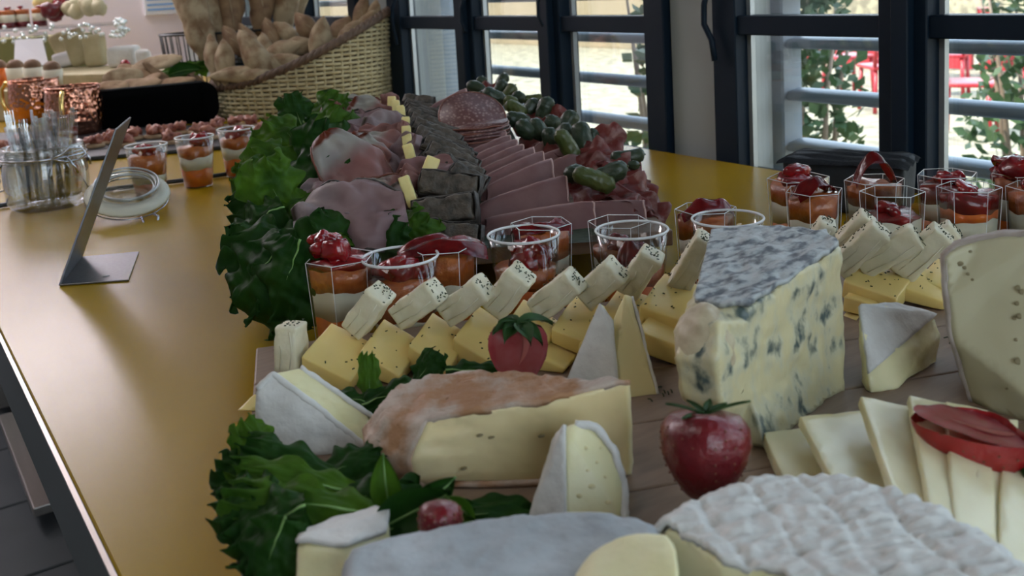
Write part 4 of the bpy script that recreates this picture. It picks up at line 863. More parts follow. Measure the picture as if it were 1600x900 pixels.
# ================================================================ cold cuts
def leaf(name, x, y, d, ang, L, W_, fwd=0., seed=0, mt='lettuce', ruf=.16, curl=.3, label=None, parent=None, nrm=None, nf=5, group='lettuce leaves on the boards', zmin=None):
    a = sdir(ang, fwd); n = (nrm or (CU * .7 - CF * .7)); n = (n - a * n.dot(a)).normalized(); s_ = n.cross(a); c = V(x, y, d)
    rn = random.Random(seed); ph = rn.uniform(0, 6); k1 = rn.uniform(5.5, 8); k2 = rn.uniform(12, 16)
    def fn(u, v):
        t_ = (v - .5) * 2; w_ = W_ * .5 * math.sin(pi * (.10 + .76 * u)) ** .5; e = max(abs(t_) ** 2.6, max(0, (u - .55) / .45) ** 2)
        q = (u * k1 * (1 if t_ > 0 else 1.13) + (0 if t_ > 0 else 2)) if abs(t_) > max(0, (u - .55) / .45) else (k1 + t_ * 5)
        wv = math.sin(q * 2 + ph) * .8 + .45 * math.sin(q * 4.3 + ph * 2 + t_)
        p = c + a * (L * (u - .4)) + s_ * t_ * w_ * (1 + .10 * e * math.sin(q * 3 + ph))
        if u > .8: p += a * L * .05 * math.sin(t_ * 9 + ph) * (u - .8) / .2
        crk = noise.noise(vec(u * 5, v * 5, seed * 1.3)) * .10 + noise.noise(vec(u * 13, v * 13, seed * 2.3)) * .035
        p += n * (-curl * L * max(0, u - .25) ** 2 - abs(t_) ** 2 * W_ * .22 + e * wv * ruf * .75 * W_ + crk * W_)
        p += s_ * (e * math.cos(q * 2 + ph) * .05 * W_)
        lim = (zmin if zmin is not None else .004) + T
        if p.z < lim: p.z = lim + noise.noise(p * 90) * .002 + .002
        return p
    o = single('lettuce_leaf', sheet(34, 34, fn, .0006), M[mt], label, 'lettuce', group) if parent is None else link(name, sheet(26, 30, fn, .0006), M[mt], parent)
    pts = [fn(u, .5) + n * .0002 for u in [k / 10 * .5 for k in range(11)]]
    bm = nb(); add_tube(bm, pts, [.0009 * (1.1 - k / 10) * min(1, L / .06) for k in range(11)], 6); link('leaf_rib', bm, M['rib'], o)
    return o
lv_ = [  # x, y, dd, ang, L, W, fwd, material
 (505, 178, .00, 70, .075, .065, .2, 'lettuce', 'small bright frilly lettuce leaf at the back, under the basket'),
 (466, 182, .00, 110, .070, .055, .1, 'lettuced', 'dark lettuce leaf pointing up at the far end of the board'),
 (500, 205, -.03, 60, .080, .080, .0, 'lettuce', 'round crinkled light green lettuce leaf beside the rearmost ham folds'),
 (455, 215, -.02, 140, .085, .075, .0, 'lettuce', 'frilly lettuce leaf below the dark pointed one'),
 (485, 245, -.03, 80, .085, .075, -.1, 'lettuced', 'shaded lettuce leaf next to the ham with the white fat'),
 (440, 250, -.03, 150, .080, .075, -.1, 'lettuce', 'bright lettuce leaf hanging over the left edge of the board at its middle'),
 (410, 265, -.03, 170, .060, .065, -.1, 'lettuce', 'frilly lettuce tip beside the striped verrine'),
 (465, 290, -.03, 60, .090, .080, -.2, 'lettuced', 'deep green lettuce leaf under the left ham folds'),
 (405, 300, -.03, 200, .070, .075, -.1, 'lettuced', 'dark lettuce leaf with a scalloped rim at the leftmost bulge'),
 (432, 305, -.05, 110, .075, .070, -.2, 'lettuce', 'light green lettuce leaf with a curled tip over the leftmost bulge'),
 (440, 345, -.03, 30, .080, .080, -.2, 'lettuce', 'broad lettuce leaf reaching under the large front ham slice'),
 (405, 345, -.04, 215, .075, .080, -.1, 'lettuced', 'dark hanging lettuce leaf above the front corner of the board'),
 (430, 375, -.05, 170, .085, .080, -.2, 'lettuced', 'very dark lettuce leaf folded at the front corner of the board'),
 (478, 392, -.05, 20, .070, .060, -.2, 'lettuce', 'lettuce leaf with a rolled light edge above the full verrine'),
 (412, 420, -.05, 235, .085, .100, -.1, 'lettuced', 'large flat lettuce leaf hanging lowest, its tip near the tabletop'),
 (450, 425, -.06, 250, .080, .085, -.1, 'lettuced', 'lettuce leaf drooping over the front edge left of the full verrine'),
 (610, 362, -.03, 30, .062, .050, -.1, 'lettuce', 'bright lettuce leaf poking out between the front ham slice and the pate'),
 (585, 385, -.05, 60, .060, .050, -.1, 'lettuced', 'lettuce leaf behind the round verrine with the glossy pepper'),
 (632, 368, -.05, 60, .050, .050, -.1, 'lettuce', 'small lettuce tip left of the lowest pate slice'),
 (520, 395, -.05, 120, .070, .070, -.1, 'lettuced', 'shaded lettuce leaf right behind the tall lump of red pepper')]
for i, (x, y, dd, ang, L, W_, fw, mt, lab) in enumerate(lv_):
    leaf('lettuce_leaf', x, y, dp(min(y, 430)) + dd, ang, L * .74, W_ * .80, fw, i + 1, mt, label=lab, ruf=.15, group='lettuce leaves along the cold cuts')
# ---- folded ham rows
def fold(x0, y0, x1, y1, hpx, dd, label, group, mt='ham', name='ham_slice', seed=0, tk=.0045, lean=.018):
    yb = (y0 + y1) / 2; d0 = dp(y0) + dd; d1 = dp(y1) + dd * .9 + (0.0)
    d1 = d0 + (d1 - d0) * .35
    a, b = V(x0, y0, d0), V(x1, y1, d1); dn_ = (-vec(0, 0, 1) * 1 - CF * (lean / .03)); h = hpx / FP * d0
    dn_.normalize(); dirn = (b - a).normalized(); nr = dn_.cross(dirn).normalized()
    if nr.dot(CF) < 0: nr = -nr
    # section: up the front side, over the fold, down the back
    def fn(u, v):
        s = v * 2 - 1
        if abs(s) < .16: q = (s / .16) * pi / 2; off, dv = math.sin(q) * tk, (1 - math.cos(q)) * tk
        else: off, dv = math.copysign(tk, s), (abs(s) - .16) / .84 * h + tk
        bul = .0022 * math.sin(pi * u); wob = noise.noise(vec(u * 5, v * 3, seed)) * .0016
        end = (abs(u - .5) * 2) ** 6 * .5
        return a.lerp(b, u) + dn_ * (dv * (1 - .1 * end)) + nr * (off * (1 - .4 * end) - bul + wob) + dirn * noise.noise(vec(v * 6, seed, u * 2)) * .0025 + vec(0, 0, -1) * .003 * end
    o = single(name, sheet(20, 22, fn, .0014), M[mt], label, 'ham' if mt == 'ham' else 'cold cut', group)
    bm = nb(); add_tube(bm, [fn(k / 16, .5) for k in range(17)], .0007, 5); add_tube(bm, [fn(.985, .08 + .84 * k / 16) for k in range(17)], .0009, 5); rough(bm, .0005, 300, seed); link('cut_edge', bm, M['hamend'], o)
    return o
GH = 'folded pink ham slices in a shingled row'
rows = [(851, 322, 1007, 312, 48, 'lowest and smoothest folded ham roll, along the front edge of the board'), (758, 340, 928, 313, 50, 'second folded ham slice from the front edge, under the pale gherkin'), (747, 318, 885, 272, 50, 'third folded ham slice from the front, with small holes in its side'), (760, 290, 862, 246, 46, 'fourth folded ham slice from the front, wide with a squared right end'),
        (748, 279, 848, 234, 42, 'fifth folded ham slice up from the front edge'), (742, 268, 834, 228, 40, 'sixth folded ham slice up from the front edge'), (736, 258, 815, 224, 36, 'seventh folded ham slice up from the front edge'), (728, 249, 806, 216, 34, 'eighth folded ham slice up from the front edge'), (724, 240, 797, 209, 32, 'ninth folded ham slice up from the front edge'), (720, 232, 789, 202, 30, 'tenth folded ham slice up from the front edge'), (716, 223, 780, 195, 28, 'eleventh folded ham slice up, just below the salami stack'), (712, 214, 772, 188, 26, 'twelfth folded ham slice up, half under the salami stack')]
for i, (x0, y0, x1, y1, h, lab) in enumerate(rows): fold(x0, y0, x1, y1, h, 0, lab, GH, seed=i)
rows = [(860, 253, 905, 238, 38, 'short folded ham slice below the tallest gherkin'), (846, 242, 892, 228, 34, 'short folded ham slice left of the mottled gherkin'), (834, 228, 872, 214, 30, 'short folded ham slice under the twin gherkins'), (655, 186, 742, 146, 26, 'long ham fold behind the pate, rising to the top of the heap'), (648, 180, 728, 137, 22, 'rearmost long ham fold before the window pane'), (668, 200, 730, 176, 26, 'ham fold between the pate and the salami disc'), (930, 300, 985, 285, 46, 'ham fold behind the pale gherkin')]
for i, (x0, y0, x1, y1, h, lab) in enumerate(rows): fold(x0, y0, x1, y1, h, .012, lab, 'folded pink ham slices elsewhere on the heap', seed=20 + i)
# ---- loosely folded cured ham and roast slices
def drape(x, y, d, ang, L, W_, fold_, seed, mt, label, fwd=.0, nrm=None, group='loosely folded ham slices', twist=.0):
    a = sdir(ang, fwd); n = (nrm or (CU * .75 - CF * .65)); n = (n - a * n.dot(a)).normalized(); s_ = n.cross(a); c = V(x, y, d)
    def fn(u, v):
        t_ = (v - .5) * 2; s = (u - .5) * 2
        # a rounded slice rolled about its long axis
        ww = W_ * .5 * math.sqrt(max(0, 1 - (abs(s) ** 2.4) * .92)); q = t_ * fold_ + twist * s
        r = W_ * .5 / max(fold_, .3)
        p = c + a * s * L * .5 + s_ * (math.sin(q) * r * ww / (W_ * .5)) + n * ((math.cos(q) - 1) * r * .9 + .10 * L * (1 - s * s) + noise.noise(vec(u * 3.2, v * 3.2, seed)) * .014 + noise.noise(vec(u * 8, v * 8, seed)) * .004)
        return p
    o = single('ham_slice' if mt != 'roast' else 'roast_slice', sheet(26, 26, fn, .0013), M[mt], label, 'ham' if mt != 'roast' else 'roast pork', group)
    if mt != 'ham':
        bm = nb()
        for v_ in (0, 1): add_tube(bm, [fn(.04 + .92 * k / 24, v_) for k in range(25)], .0011, 5)
        rough(bm, .0008, 300, seed); link('brown_edge', bm, M['salamirim'] if mt == 'hamfat' else M['crust'], o)
    return o
dr = [(545, 328, .765, 10, .088, .080, .6, 'roast', 'large roast pork slice with a dark peppered rim, lowest at the front'), (560, 268, .89, -50, .095, .075, .9, 'hamfat', 'big ham fold with broad white fat and a brown rim, standing upright'), (508, 290, .90, 60, .060, .045, 1.1, 'hamfat', 'small ham fold at the left foot of the upright fatty one'),
      (608, 308, .85, -30, .060, .055, .8, 'hamfat', 'ham fold with white fat tucked behind the large roast slice'), (650, 275, .88, 30, .070, .055, 1.0, 'ham', 'rosy ham fold between the two front butter sticks'), (605, 232, .97, -25, .075, .060, .9, 'hamfat', 'ham fold with pale fat right of the big upright one'), (600, 262, .93, -40, .070, .050, 1.1, 'roast', 'grey roast fold in the middle of the loose slices'), (555, 222, 1.02, 20, .080, .060, .9, 'hamfat', 'brown rimmed ham fold behind the upright fatty one'),
      (570, 200, 1.08, 10, .085, .065, .8, 'roast', 'wide roast fold across the middle of the loose slices'), (615, 205, 1.06, -20, .070, .055, .9, 'roast', 'smooth roast fold beside the butter sticks'), (530, 205, 1.10, 40, .070, .055, 1.0, 'roast', 'rolled roast slice beside the round lettuce leaf'), (590, 180, 1.16, -35, .070, .060, 1.1, 'hamfat', 'upright curled ham with a rusty rim in the upper middle'), (540, 175, 1.20, 20, .080, .060, .8, 'roast', 'pale roast slice near the foot of the basket'),
      (575, 165, 1.24, -10, .070, .050, 1.0, 'hamfat', 'ham curl with yellowish fat close to the basket'), (515, 185, 1.17, 80, .045, .040, 1.2, 'hamfat', 'little ham curl beside the lettuce near the basket'), (640, 320, .84, -60, .045, .040, 1.3, 'roast', 'dark curled roast end left of the lowest butter stick'), (628, 245, .95, 70, .050, .040, 1.2, 'roast', 'dark reddish fold left of the butter stick column'), (500, 300, .87, 5, .060, .045, .9, 'roast', 'pink slice end resting on the lettuce'),
      (620, 290, .862, 15, .050, .042, 1.3, 'hamfat', 'rosy crumpled ham fold right behind the lowest butter stick'), (585, 245, .935, -60, .050, .040, 1.4, 'hamfat', 'narrow ham curl with a white edge behind the upright fatty one'), (612, 222, 1.0, 60, .050, .036, 1.4, 'hamfat', 'tight ham curl beside the foot of the butter column'), (560, 190, 1.13, -15, .060, .040, 1.3, 'hamfat', 'curled ham with a yellow rim in the rear half'), (535, 228, 1.03, 70, .050, .036, 1.4, 'roast', 'upright grey slice next to the crinkled lettuce'), (600, 170, 1.20, 60, .045, .034, 1.4, 'hamfat', 'small upright ham curl near the far butter sticks'), (560, 352, .770, -20, .050, .016, .9, 'roast', 'dark peppered edge piece under the large front roast slice')]
for i, (x, y, d, ang, L, W_, fo, mt, lab) in enumerate(dr): drape(x, y, d + .005, ang, L, W_, fo, i * 2.7, mt, lab, twist=.25 * ((i % 3) - 1))
# ---- butter sticks
bt = [(639, 300, .835, 112, 52, 17, 'lowest one, standing beside the dark curled roast'), (672, 262, .87, 70, 34, 22, 'second from the front, leaning on the pate'), (640, 240, .92, 108, 30, 16, 'at the foot of the column above the rosy ham'), (637, 222, .96, 100, 24, 15, 'just above the foot of the column'), (635, 207, 1.0, 95, 20, 14, 'in the middle of the column'), (634, 192, 1.04, 90, 18, 13, 'in the upper part of the column'), (627, 176, 1.1, 100, 22, 12, 'beside the first pate slices'), (619, 168, 1.14, 95, 22, 12, 'third from the far end'), (612, 163, 1.18, 90, 24, 13, 'second from the far end'), (602, 158, 1.22, 85, 20, 13, 'at the far end, before the basket')]
for i, (x, y, d, an, L, W_, lab) in enumerate(bt):
    ax = sdir(an, .25); wd = sdir(an - 90); wd = (wd - ax * wd.dot(ax)).normalized(); nr = ax.cross(wd); s = d / FP; R = Matrix(((ax.x, wd.x, nr.x), (ax.y, wd.y, nr.y), (ax.z, wd.z, nr.z)))
    bm = nb(); add_box(bm, V(x, y, d), (L / 2 * s, W_ / 2 * s, .004), R); bevel(bm, .001, 2); bmesh.ops.triangulate(bm, faces=bm.faces); fine(bm, .004); rough(bm, .0005, 150, i)
    single('butter_stick', bm, M['butter'], 'pale yellow butter stick ' + lab, 'butter', 'butter sticks between the ham and the pate')
# ---- pate slices
pt = [(705, 372, 96, 46, .79, -4, 'lowest pate slice, lying flat on the board edge'), (695, 330, 98, 44, .815, 8, 'thick pate slice second from the bottom, its face to the viewer'), (705, 292, 92, 40, .85, -6, 'pate slice with the leaning butter stick on its end'), (728, 282, 60, 34, .87, -25, 'pate slice half hidden behind the one with the butter'), (715, 262, 84, 24, .89, -22, 'first pate slice of the upper stair'),
      (706, 249, 84, 22, .91, -22, 'second pate slice of the upper stair'), (700, 238, 84, 22, .94, -22, 'third pate slice of the upper stair'), (694, 228, 84, 20, .97, -22, 'fourth pate slice of the upper stair'), (688, 218, 84, 20, 1.0, -22, 'fifth pate slice of the upper stair'), (682, 208, 82, 19, 1.03, -22, 'sixth pate slice of the upper stair'), (676, 199, 80, 18, 1.07, -20, 'seventh pate slice of the upper stair'), (672, 190, 78, 17, 1.1, -20, 'eighth pate slice of the upper stair'), (668, 182, 74, 16, 1.13, -18, 'ninth pate slice of the upper stair'), (664, 174, 70, 15, 1.16, -16, 'tenth pate slice of the upper stair'), (662, 167, 64, 14, 1.2, -14, 'eleventh pate slice of the upper stair'), (655, 160, 50, 13, 1.24, -6, 'pate slice farthest back, before the window frame')]
for i, (x, y, L, H, d, an, lab) in enumerate(pt):
    s = d / FP; ax = sdir(an, -.15); up_ = (CU + CF * (.25 if i < 3 else .9)).normalized(); up_ = (up_ - ax * up_.dot(ax)).normalized(); nr = ax.cross(up_)
    R = Matrix(((ax.x, up_.x, nr.x), (ax.y, up_.y, nr.y), (ax.z, up_.z, nr.z))); hh = H / 2 * s * (1.0 if i < 3 else 1.5); tk = .012 if i < 3 else .0035
    c = V(x, y, d) + nr * random.Random(i).uniform(-.003, .003); t = empty('pate_slice', lab, 'pate', c, 'slices of dark country pate')
    bm = nb(); add_box(bm, c, (L / 2 * s - .0012, hh - .0012, tk + .0005), R); bevel(bm, .001, 1); bmesh.ops.triangulate(bm, faces=bm.faces); fine(bm, .0045); rough(bm, .0022, 130, i, .0009, 400); link('filling', bm, M['pate'], t)
    bm = nb()
    pts = [c + ax * (L / 2 * s * sx_) + up_ * (hh * sy_) for sx_, sy_ in ((-1, -1), (-1.02, 0), (-1, 1), (-.5, 1.03), (0, 1), (.5, 1.04), (1, 1), (1.03, 0), (1, -1), (.4, -1), (-.4, -1.0))]
    add_tube(bm, pts, .0016 if i < 3 else .0012, 6, closed=True, flat=1); 
    for v in bm.verts: v.co += nr * ((v.co - c).dot(nr)) * (tk / .0022 - .3 if i < 3 else .6); v.co += Vector((noise.noise(v.co * 240), noise.noise(v.co * 240 + vec(5, 5, 5)), noise.noise(v.co * 240 + vec(9, 1, 4)))) * .0022
    link('crust', bm, M['crust'], t)
# ---- salami
t = None
sm = [(738, 180, 0, 34, 'uppermost salami slice, its marbled face catching the light'), (742, 192, .0, 22, 'second salami slice, fanned under the top one'), (744, 200, .0, 20, 'third salami slice of the little stack'), (742, 207, .0, 18, 'fourth salami slice of the little stack'), (738, 213, .0, 16, 'lowest salami slice, resting on the ham folds')]
for i, (x, y, dd, hp, lab) in enumerate(sm):
    d = 1.10 - .006 * i; c = V(x, y, d); tilt = [.52, .12, .08, .05, .03][i]; n = (CU * (1 - tilt) - CF * tilt + CR * (-.12 if i else .05)).normalized(); r = .037
    t = empty('salami_slice', lab, 'salami', c, 'sliced salami'); bm = nb(); add_lathe(bm, c, [(0, -.0009), (r * .985, -.0009), (r * .985, .0009), (0, .0009)], 40, ax=n)
    for v in bm.verts: q = v.co - c; v.co += n * (-.04 * q.length ** 2 / r + noise.noise(q * 40 + vec(i, 0, 0)) * .002)
    link('meat', bm, M['salami'], t); bm = nb(); add_torus(bm, c - n * .04 * r, r, .0012, ax=n, seg=40, s2=6)
    for v in bm.verts: v.co += n * noise.noise((v.co - c) * 40 + vec(i, 0, 0)) * .002
    link('casing', bm, M['salamirim'], t)
# ---- red cured slices on the window side
cu = [(940, 226, 50, .030, 'frilly red cured slice behind the standing gherkins'), (958, 240, -20, .032, 'red cured slice with a ragged edge right of the small standing gherkin'), (930, 250, 20, .034, 'cured slice under the tallest gherkin'), (968, 262, -10, .034, 'cured slice behind the lying dark gherkin'), (990, 282, -40, .036, 'cured slice with a glossy red tip jutting out over the table'), (955, 285, 10, .036, 'cured slice behind the pale gherkin'), (1000, 305, -25, .034, 'lowest cured slice at the right corner of the heap'), (965, 308, 10, .036, 'crumpled cured slice above the smooth ham roll'), (925, 296, -15, .030, 'cured slice edge under the pale gherkin'), (865, 190, 30, .030, 'cured slice among the upper gherkins'), (832, 182, 10, .030, 'cured slice behind the upper gherkins'), (768, 142, 10, .032, 'small cured slice at the very top of the heap'), (900, 240, -30, .032, 'cured slice between the gherkins and the ham row'), (855, 215, 10, .032, 'cured slice under the twin gherkins')]
for i, (x, y, ang, r, lab) in enumerate(cu):
    a = sdir(ang, .1); n = (CU * .8 - CF * .5 + CR * .25); n = (n - a * n.dot(a)).normalized(); s_ = n.cross(a); c = V(x, y, dp(y) + .02 - (.02 if x > 910 else 0))
    def fn(u, v, i=i, c=c, a=a, s_=s_, n=n, r=r):
        th = v * 2 * pi; rr = u * r; e = u ** 2.5
        return c + (a * math.cos(th) + s_ * math.sin(th) * .8) * rr + n * (e * (.18 * math.sin(th * 5 + i) + .12 * math.sin(th * 9 + 2 * i)) * r - .35 * r * (math.cos(th) * u) ** 2 + noise.noise(vec(u * 3 * math.cos(th), u * 3 * math.sin(th), i)) * .006)
    single('cured_slice', sheet(9, 44, fn, .0011), M['cured'], lab, 'cured meat', 'thin red cured slices')
# ---- gherkins
gk = [(744, 136, 26, 15, -22, 0, 'lying at the far left top of the heap'), (752, 126, 14, 12, 10, .01, 'tiny dark one peeping up at the far left top'), (785, 126, 22, 15, 62, .01, 'highest of all, standing up against the pane'), (782, 138, 24, 16, 60, 0, 'leaning under the highest one'), (797, 143, 22, 16, 50, 0, 'right of the highest pair, slightly lighter'), (772, 151, 34, 19, -28, -.01, 'long one lying below the highest pair'), (757, 149, 18, 12, -20, 0, 'small dark one left of the long lying one'), (811, 152, 20, 15, -40, 0, 'right of the lighter one, half hidden'), (798, 158, 20, 14, -20, -.01, 'with a yellowish end, below the hidden one'), (806, 170, 32, 18, -30, -.01, 'yellow-green one in the upper slope'), (832, 155, 26, 12, 8, .01, 'pale thin one behind the upper slope'), (829, 168, 28, 19, 42, 0, 'plump one leaning right, left of the tall upright one'), (851, 173, 38, 22, 74, 0, 'tall upright one in the upper slope'),
      (809, 188, 36, 21, -12, -.01, 'bluish dark one at the left edge of the slope'), (822, 203, 32, 23, -40, -.02, 'left one of the two crossed in the centre'), (841, 202, 32, 22, -58, -.02, 'right one of the two crossed in the centre'), (862, 192, 24, 22, -30, -.01, 'round ended one with a pale rim of light'), (887, 190, 34, 22, 50, 0, 'leaning right above the round-ended one'), (860, 216, 30, 21, -72, -.02, 'steep one left of the shiny pair'), (881, 207, 28, 21, 42, -.02, 'shiny one above the mottled one'), (886, 226, 46, 22, -58, -.03, 'mottled light green one pointing down right'), (911, 221, 54, 25, -80, -.02, 'tallest upright one on the right slope'), (927, 219, 32, 16, -84, 0, 'small upright one right of the tallest'), (981, 246, 46, 19, 6, -.01, 'dark one lying farthest right, over the table'), (955, 271, 46, 25, 22, -.03, 'dark glossy one lying above the pale bumpy one'), (928, 280, 58, 25, -20, -.05, 'pale bumpy one lying lowest, nearest the viewer'), (898, 272, 30, 24, 10, -.04, 'dark one left of the pale bumpy one'), (990, 258, 16, 12, 0, 0, 'small one under the farthest right one')]
for i, (x, y, L, W_, an, dd, lab) in enumerate(gk):
    d = dp(y) + dd - .01 - (.03 if x > 930 else 0); s = d / FP; L *= 1.2; W_ *= 1.2; ax = sdir(an, .15 * ((i % 3) - 1)); c = V(x, y, d); n = ax.orthogonal().normalized(); R = basis(ax, n); bend = random.Random(i).uniform(-.12, .12)
    t = empty('gherkin', 'gherkin, ' + lab, 'gherkin', c, 'gherkins on the cold cuts')
    bm = nb(); r_ = W_ / 2 * s; h_ = L / 2 * s; pr = [(0, -h_)] + [(r_ * math.sin(q) * 1.0, -h_ + r_ * (1 - math.cos(q))) for q in (.5, .9, 1.3)] + [(r_, -h_ * .1), (r_ * 1.02, h_ * .3)] + [(r_ * math.sin(q), h_ - r_ * .9 * (1 - math.cos(q))) for q in (1.3, .9, .5)] + [(0, h_)]
    add_lathe(bm, c, pr, 18, ax=ax); fine(bm, .0028, 2)
    for v in bm.verts: f = (v.co - c).dot(ax) / h_; v.co += n * bend * f * f * h_
    rough(bm, .0013, 420, i, .0006, 150); o = link('body', bm, M['gherkinl'] if i in (4, 9, 8, 10, 20, 25) else M['gherkin'], t)
    bm = nb(); add_lathe(bm, c + ax * (h_ - .0006) + n * bend * h_, [(0, 0), (.0012, 0), (.0009, .0016), (0, .0018)], 8, ax=ax); link('stem_end', bm, M['gherkinl'], t)
# ================================================================ leaves on the cheese board
lc = [ # x,y,d,ang,L,W,fwd,mat,label
 (405, 702, .455, 125, .026, .020, .1, 'lettuce', 'light lettuce tip folded up against the white camembert wedge'), (388, 738, .445, 165, .026, .026, .0, 'lettuced', 'dark frilly lettuce edge at the far left below the camembert wedge'), (462, 722, .440, 158, .046, .020, .1, 'lettuced', 'long dark lettuce fold under the camembert wedge'), (480, 752, .422, 165, .056, .020, .0, 'lettuce', 'lettuce fold with a pale wavy edge, middle of the front bunch'),
 (490, 790, .405, 170, .062, .026, .0, 'lettuce', 'broadest lettuce fold of the front bunch, above the lower brie piece'), (388, 778, .410, 190, .028, .030, .0, 'lettuced', 'dark ruffled lettuce at the lower left bulge'), (425, 815, .395, 205, .036, .034, -.1, 'lettuced', 'shaded lettuce leaf hanging toward the lower brie piece'), (530, 733, .445, 20, .034, .026, .1, 'lettuced', 'dark puckered lettuce between the camembert wedge and the half wheel'), (560, 778, .420, 10, .040, .026, .0, 'lettuced', 'lettuce reaching under the small upright leaf'),
 (640, 822, .395, 10, .042, .026, .0, 'lettuced', 'dark leaf in front of the orange-rinded half wheel'), (745, 805, .412, 2, .050, .022, .0, 'lettuced', 'leaf lying flat under the small upright brie wedge'), (425, 862, .380, 250, .034, .030, -.1, 'lettuced', 'lowest lettuce leaf beside the left edge of the board'),
 (577, 600, .520, 95, .026, .012, .1, 'lettuce', 'narrow lettuce tip standing before the leftmost yellow slab'), (555, 625, .512, 170, .028, .016, .1, 'lettuced', 'lettuce leaf right behind the camembert wedge'), (605, 618, .510, 20, .034, .020, .1, 'lettuced', 'lettuce leaf behind the left shoulder of the half wheel'), (662, 580, .540, 60, .022, .018, .1, 'lettuced', 'small lettuce tip in front of the second yellow slab'), (738, 578, .535, 0, .036, .016, .1, 'lettuced', 'lettuce strip left of the strawberry half')]
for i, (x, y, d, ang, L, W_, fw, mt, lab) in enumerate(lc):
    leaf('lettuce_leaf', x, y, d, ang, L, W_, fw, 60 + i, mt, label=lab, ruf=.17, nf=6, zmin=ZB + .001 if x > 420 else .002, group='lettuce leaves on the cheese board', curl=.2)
def smallleaf(x, y, d, ang, L, W_, lab, mt='lettuce', cup=.3):
    a = sdir(ang, .1); n = (CU * .35 - CF).normalized(); n = (n - a * n.dot(a)).normalized(); s_ = n.cross(a); c = V(x, y, d)
    def fn(u, v):
        t_ = (v - .5) * 2; w_ = W_ * .5 * math.sin(pi * u ** .8) ** .8 + .0004; return c + a * L * (u - .5) + s_ * t_ * w_ + n * (t_ * t_ * W_ * cup - .15 * L * (u - .5) ** 2 * 4)
    o = single('salad_leaf', sheet(16, 9, fn, .0007), M[mt], lab, 'leaf', 'small salad leaves'); bm = nb(); add_tube(bm, [fn(k / 8, .5) + n * .0003 for k in range(9)], .0005, 5); link('leaf_rib', bm, M['rib'], o)
smallleaf(603, 757, .412, 98, .024, .012, 'small smooth oval leaf standing upright at the left end of the half wheel')
smallleaf(645, 800, .395, 25, .034, .018, 'smooth rounded dark leaf in front of the upright oval one', 'lettuced')
smallleaf(680, 778, .400, 45, .022, .012, 'smooth leaf leaning right toward the curled pale one', 'lettuced')
smallleaf(716, 792, .395, -40, .014, .008, 'tiny curled pale green leaf in front of the half wheel', 'lettuce', .9)
c = V(688, 824, .372); t = berry(c, CU, .018, .0085, 'small dark red berry half buried behind the grey rinded cheese', 33)
# ================================================================ card holder
t = empty('card_holder', 'bent dark steel card holder, its leaning plate seen nearly edge-on', 'card holder', P(150, 425, 0))
Aq, Bq, Cq, Dq = P(93, 446, .001), P(127, 402, .001), P(217, 394, .001), P(201, 438, .001)
def plate(q, th, nm):
    bm = nb(); n = (q[1] - q[0]).cross(q[3] - q[0]).normalized(); 
    a_ = [bm.verts.new(p + n * th) for p in q]; b_ = [bm.verts.new(p - n * th) for p in q]; bm.faces.new(a_); bm.faces.new(b_[::-1])
    for k in range(4): bm.faces.new((a_[k], b_[k], b_[(k + 1) % 4], a_[(k + 1) % 4]))
    bmesh.ops.recalc_face_normals(bm, faces=bm.faces); bevel(bm, .0003, 1); link(nm, bm, M['signsteel'], t, smooth=False)
plate([Aq, Bq, Cq, Dq], .0008, 'base_plate')
da, db = depth(Aq), depth(Bq)
plate([Aq, Bq, V(204, 183, db + .012), V(181, 202, da + .012)], .0009, 'upright_plate')
bm = nb(); pc = P(160, 432, .0022); add_tube(bm, [pc, pc + e1 * .003 + vec(0, 0, .0001), pc + e1 * .006 + e2 * .001], .0003, 4); link('engraved_mark', bm, M['gasket'], t)
# ================================================================ glass jar of forks
jb = P(78, 322, 0); jb.z = T + .0005
t = empty('glass_jar', 'clip-top glass jar full of clear plastic forks', 'jar', jb); H = .078; Rj = .050
bm = nb(); add_lathe(bm, jb, [(0, 0), (Rj * .80, 0), (Rj * .90, .003), (Rj * .97, .010), (Rj * 1.0, .03), (Rj * 1.0, .048), (Rj * .96, .056), (Rj * .94, .060), (Rj * .97, .062), (Rj * .99, .068), (Rj * .97, .076), (Rj * .95, H), (Rj * .90, H), (Rj * .90, .060), (Rj * .95, .046), (Rj * .94, .012), (Rj * .75, .005), (0, .005)], 48); link('jar_body', bm, M['jar'], t)
bm = nb(); add_torus(bm, jb + vec(0, 0, .0655), Rj * 1.01, .0014, seg=48, s2=6); link('wire_ring', bm, M['chrome'], t)
for hz, rr in ((.062, .985), (.070, .995), (H, .935)):
    bm = nb(); add_torus(bm, jb + vec(0, 0, hz), Rj * rr, .0009, seg=48, s2=6); link('glass_bead', bm, M['jar'], t)
rt = vec(CR.x, CR.y, 0).normalized(); fw_ = vec(-rt.y, rt.x, 0)
def jp(a, b, z): return jb + rt * a + fw_ * b + vec(0, 0, z)
bm = nb(); add_tube(bm, [jp(.030, -.042, .066), jp(.040, -.036, .070), jp(.046, -.026, .076), jp(.055, -.016, .074), jp(.060, -.012, .066), jp(.052, -.020, .060), jp(.042, -.032, .060), jp(.030, -.042, .066)], .0013, 8); link('clasp_wire', bm, M['chrome'], t)
bm = nb(); add_tube(bm, [jp(.043, -.030, .066), jp(.050, -.026, .052), jp(.052, -.024, .044)], .0013, 8); add_tube(bm, [jp(.056, -.012, .070), jp(.062, -.010, .060), jp(.062, -.010, .052)], .0013, 8); link('hinge_wire', bm, M['chrome'], t)
bm = nb(); add_tube(bm, [jp(-.049, -.01, .058), jp(-.056, -.01, .050), jp(-.054, -.01, .036), jp(-.060, -.01, .028), jp(-.062, -.01, .022), jp(-.050, -.01, .024), jp(-.048, -.01, .040), jp(-.050, -.01, .052)], .0012, 8); link('latch_wire', bm, M['chrome'], t)
rnd = random.Random(11)
fk = []
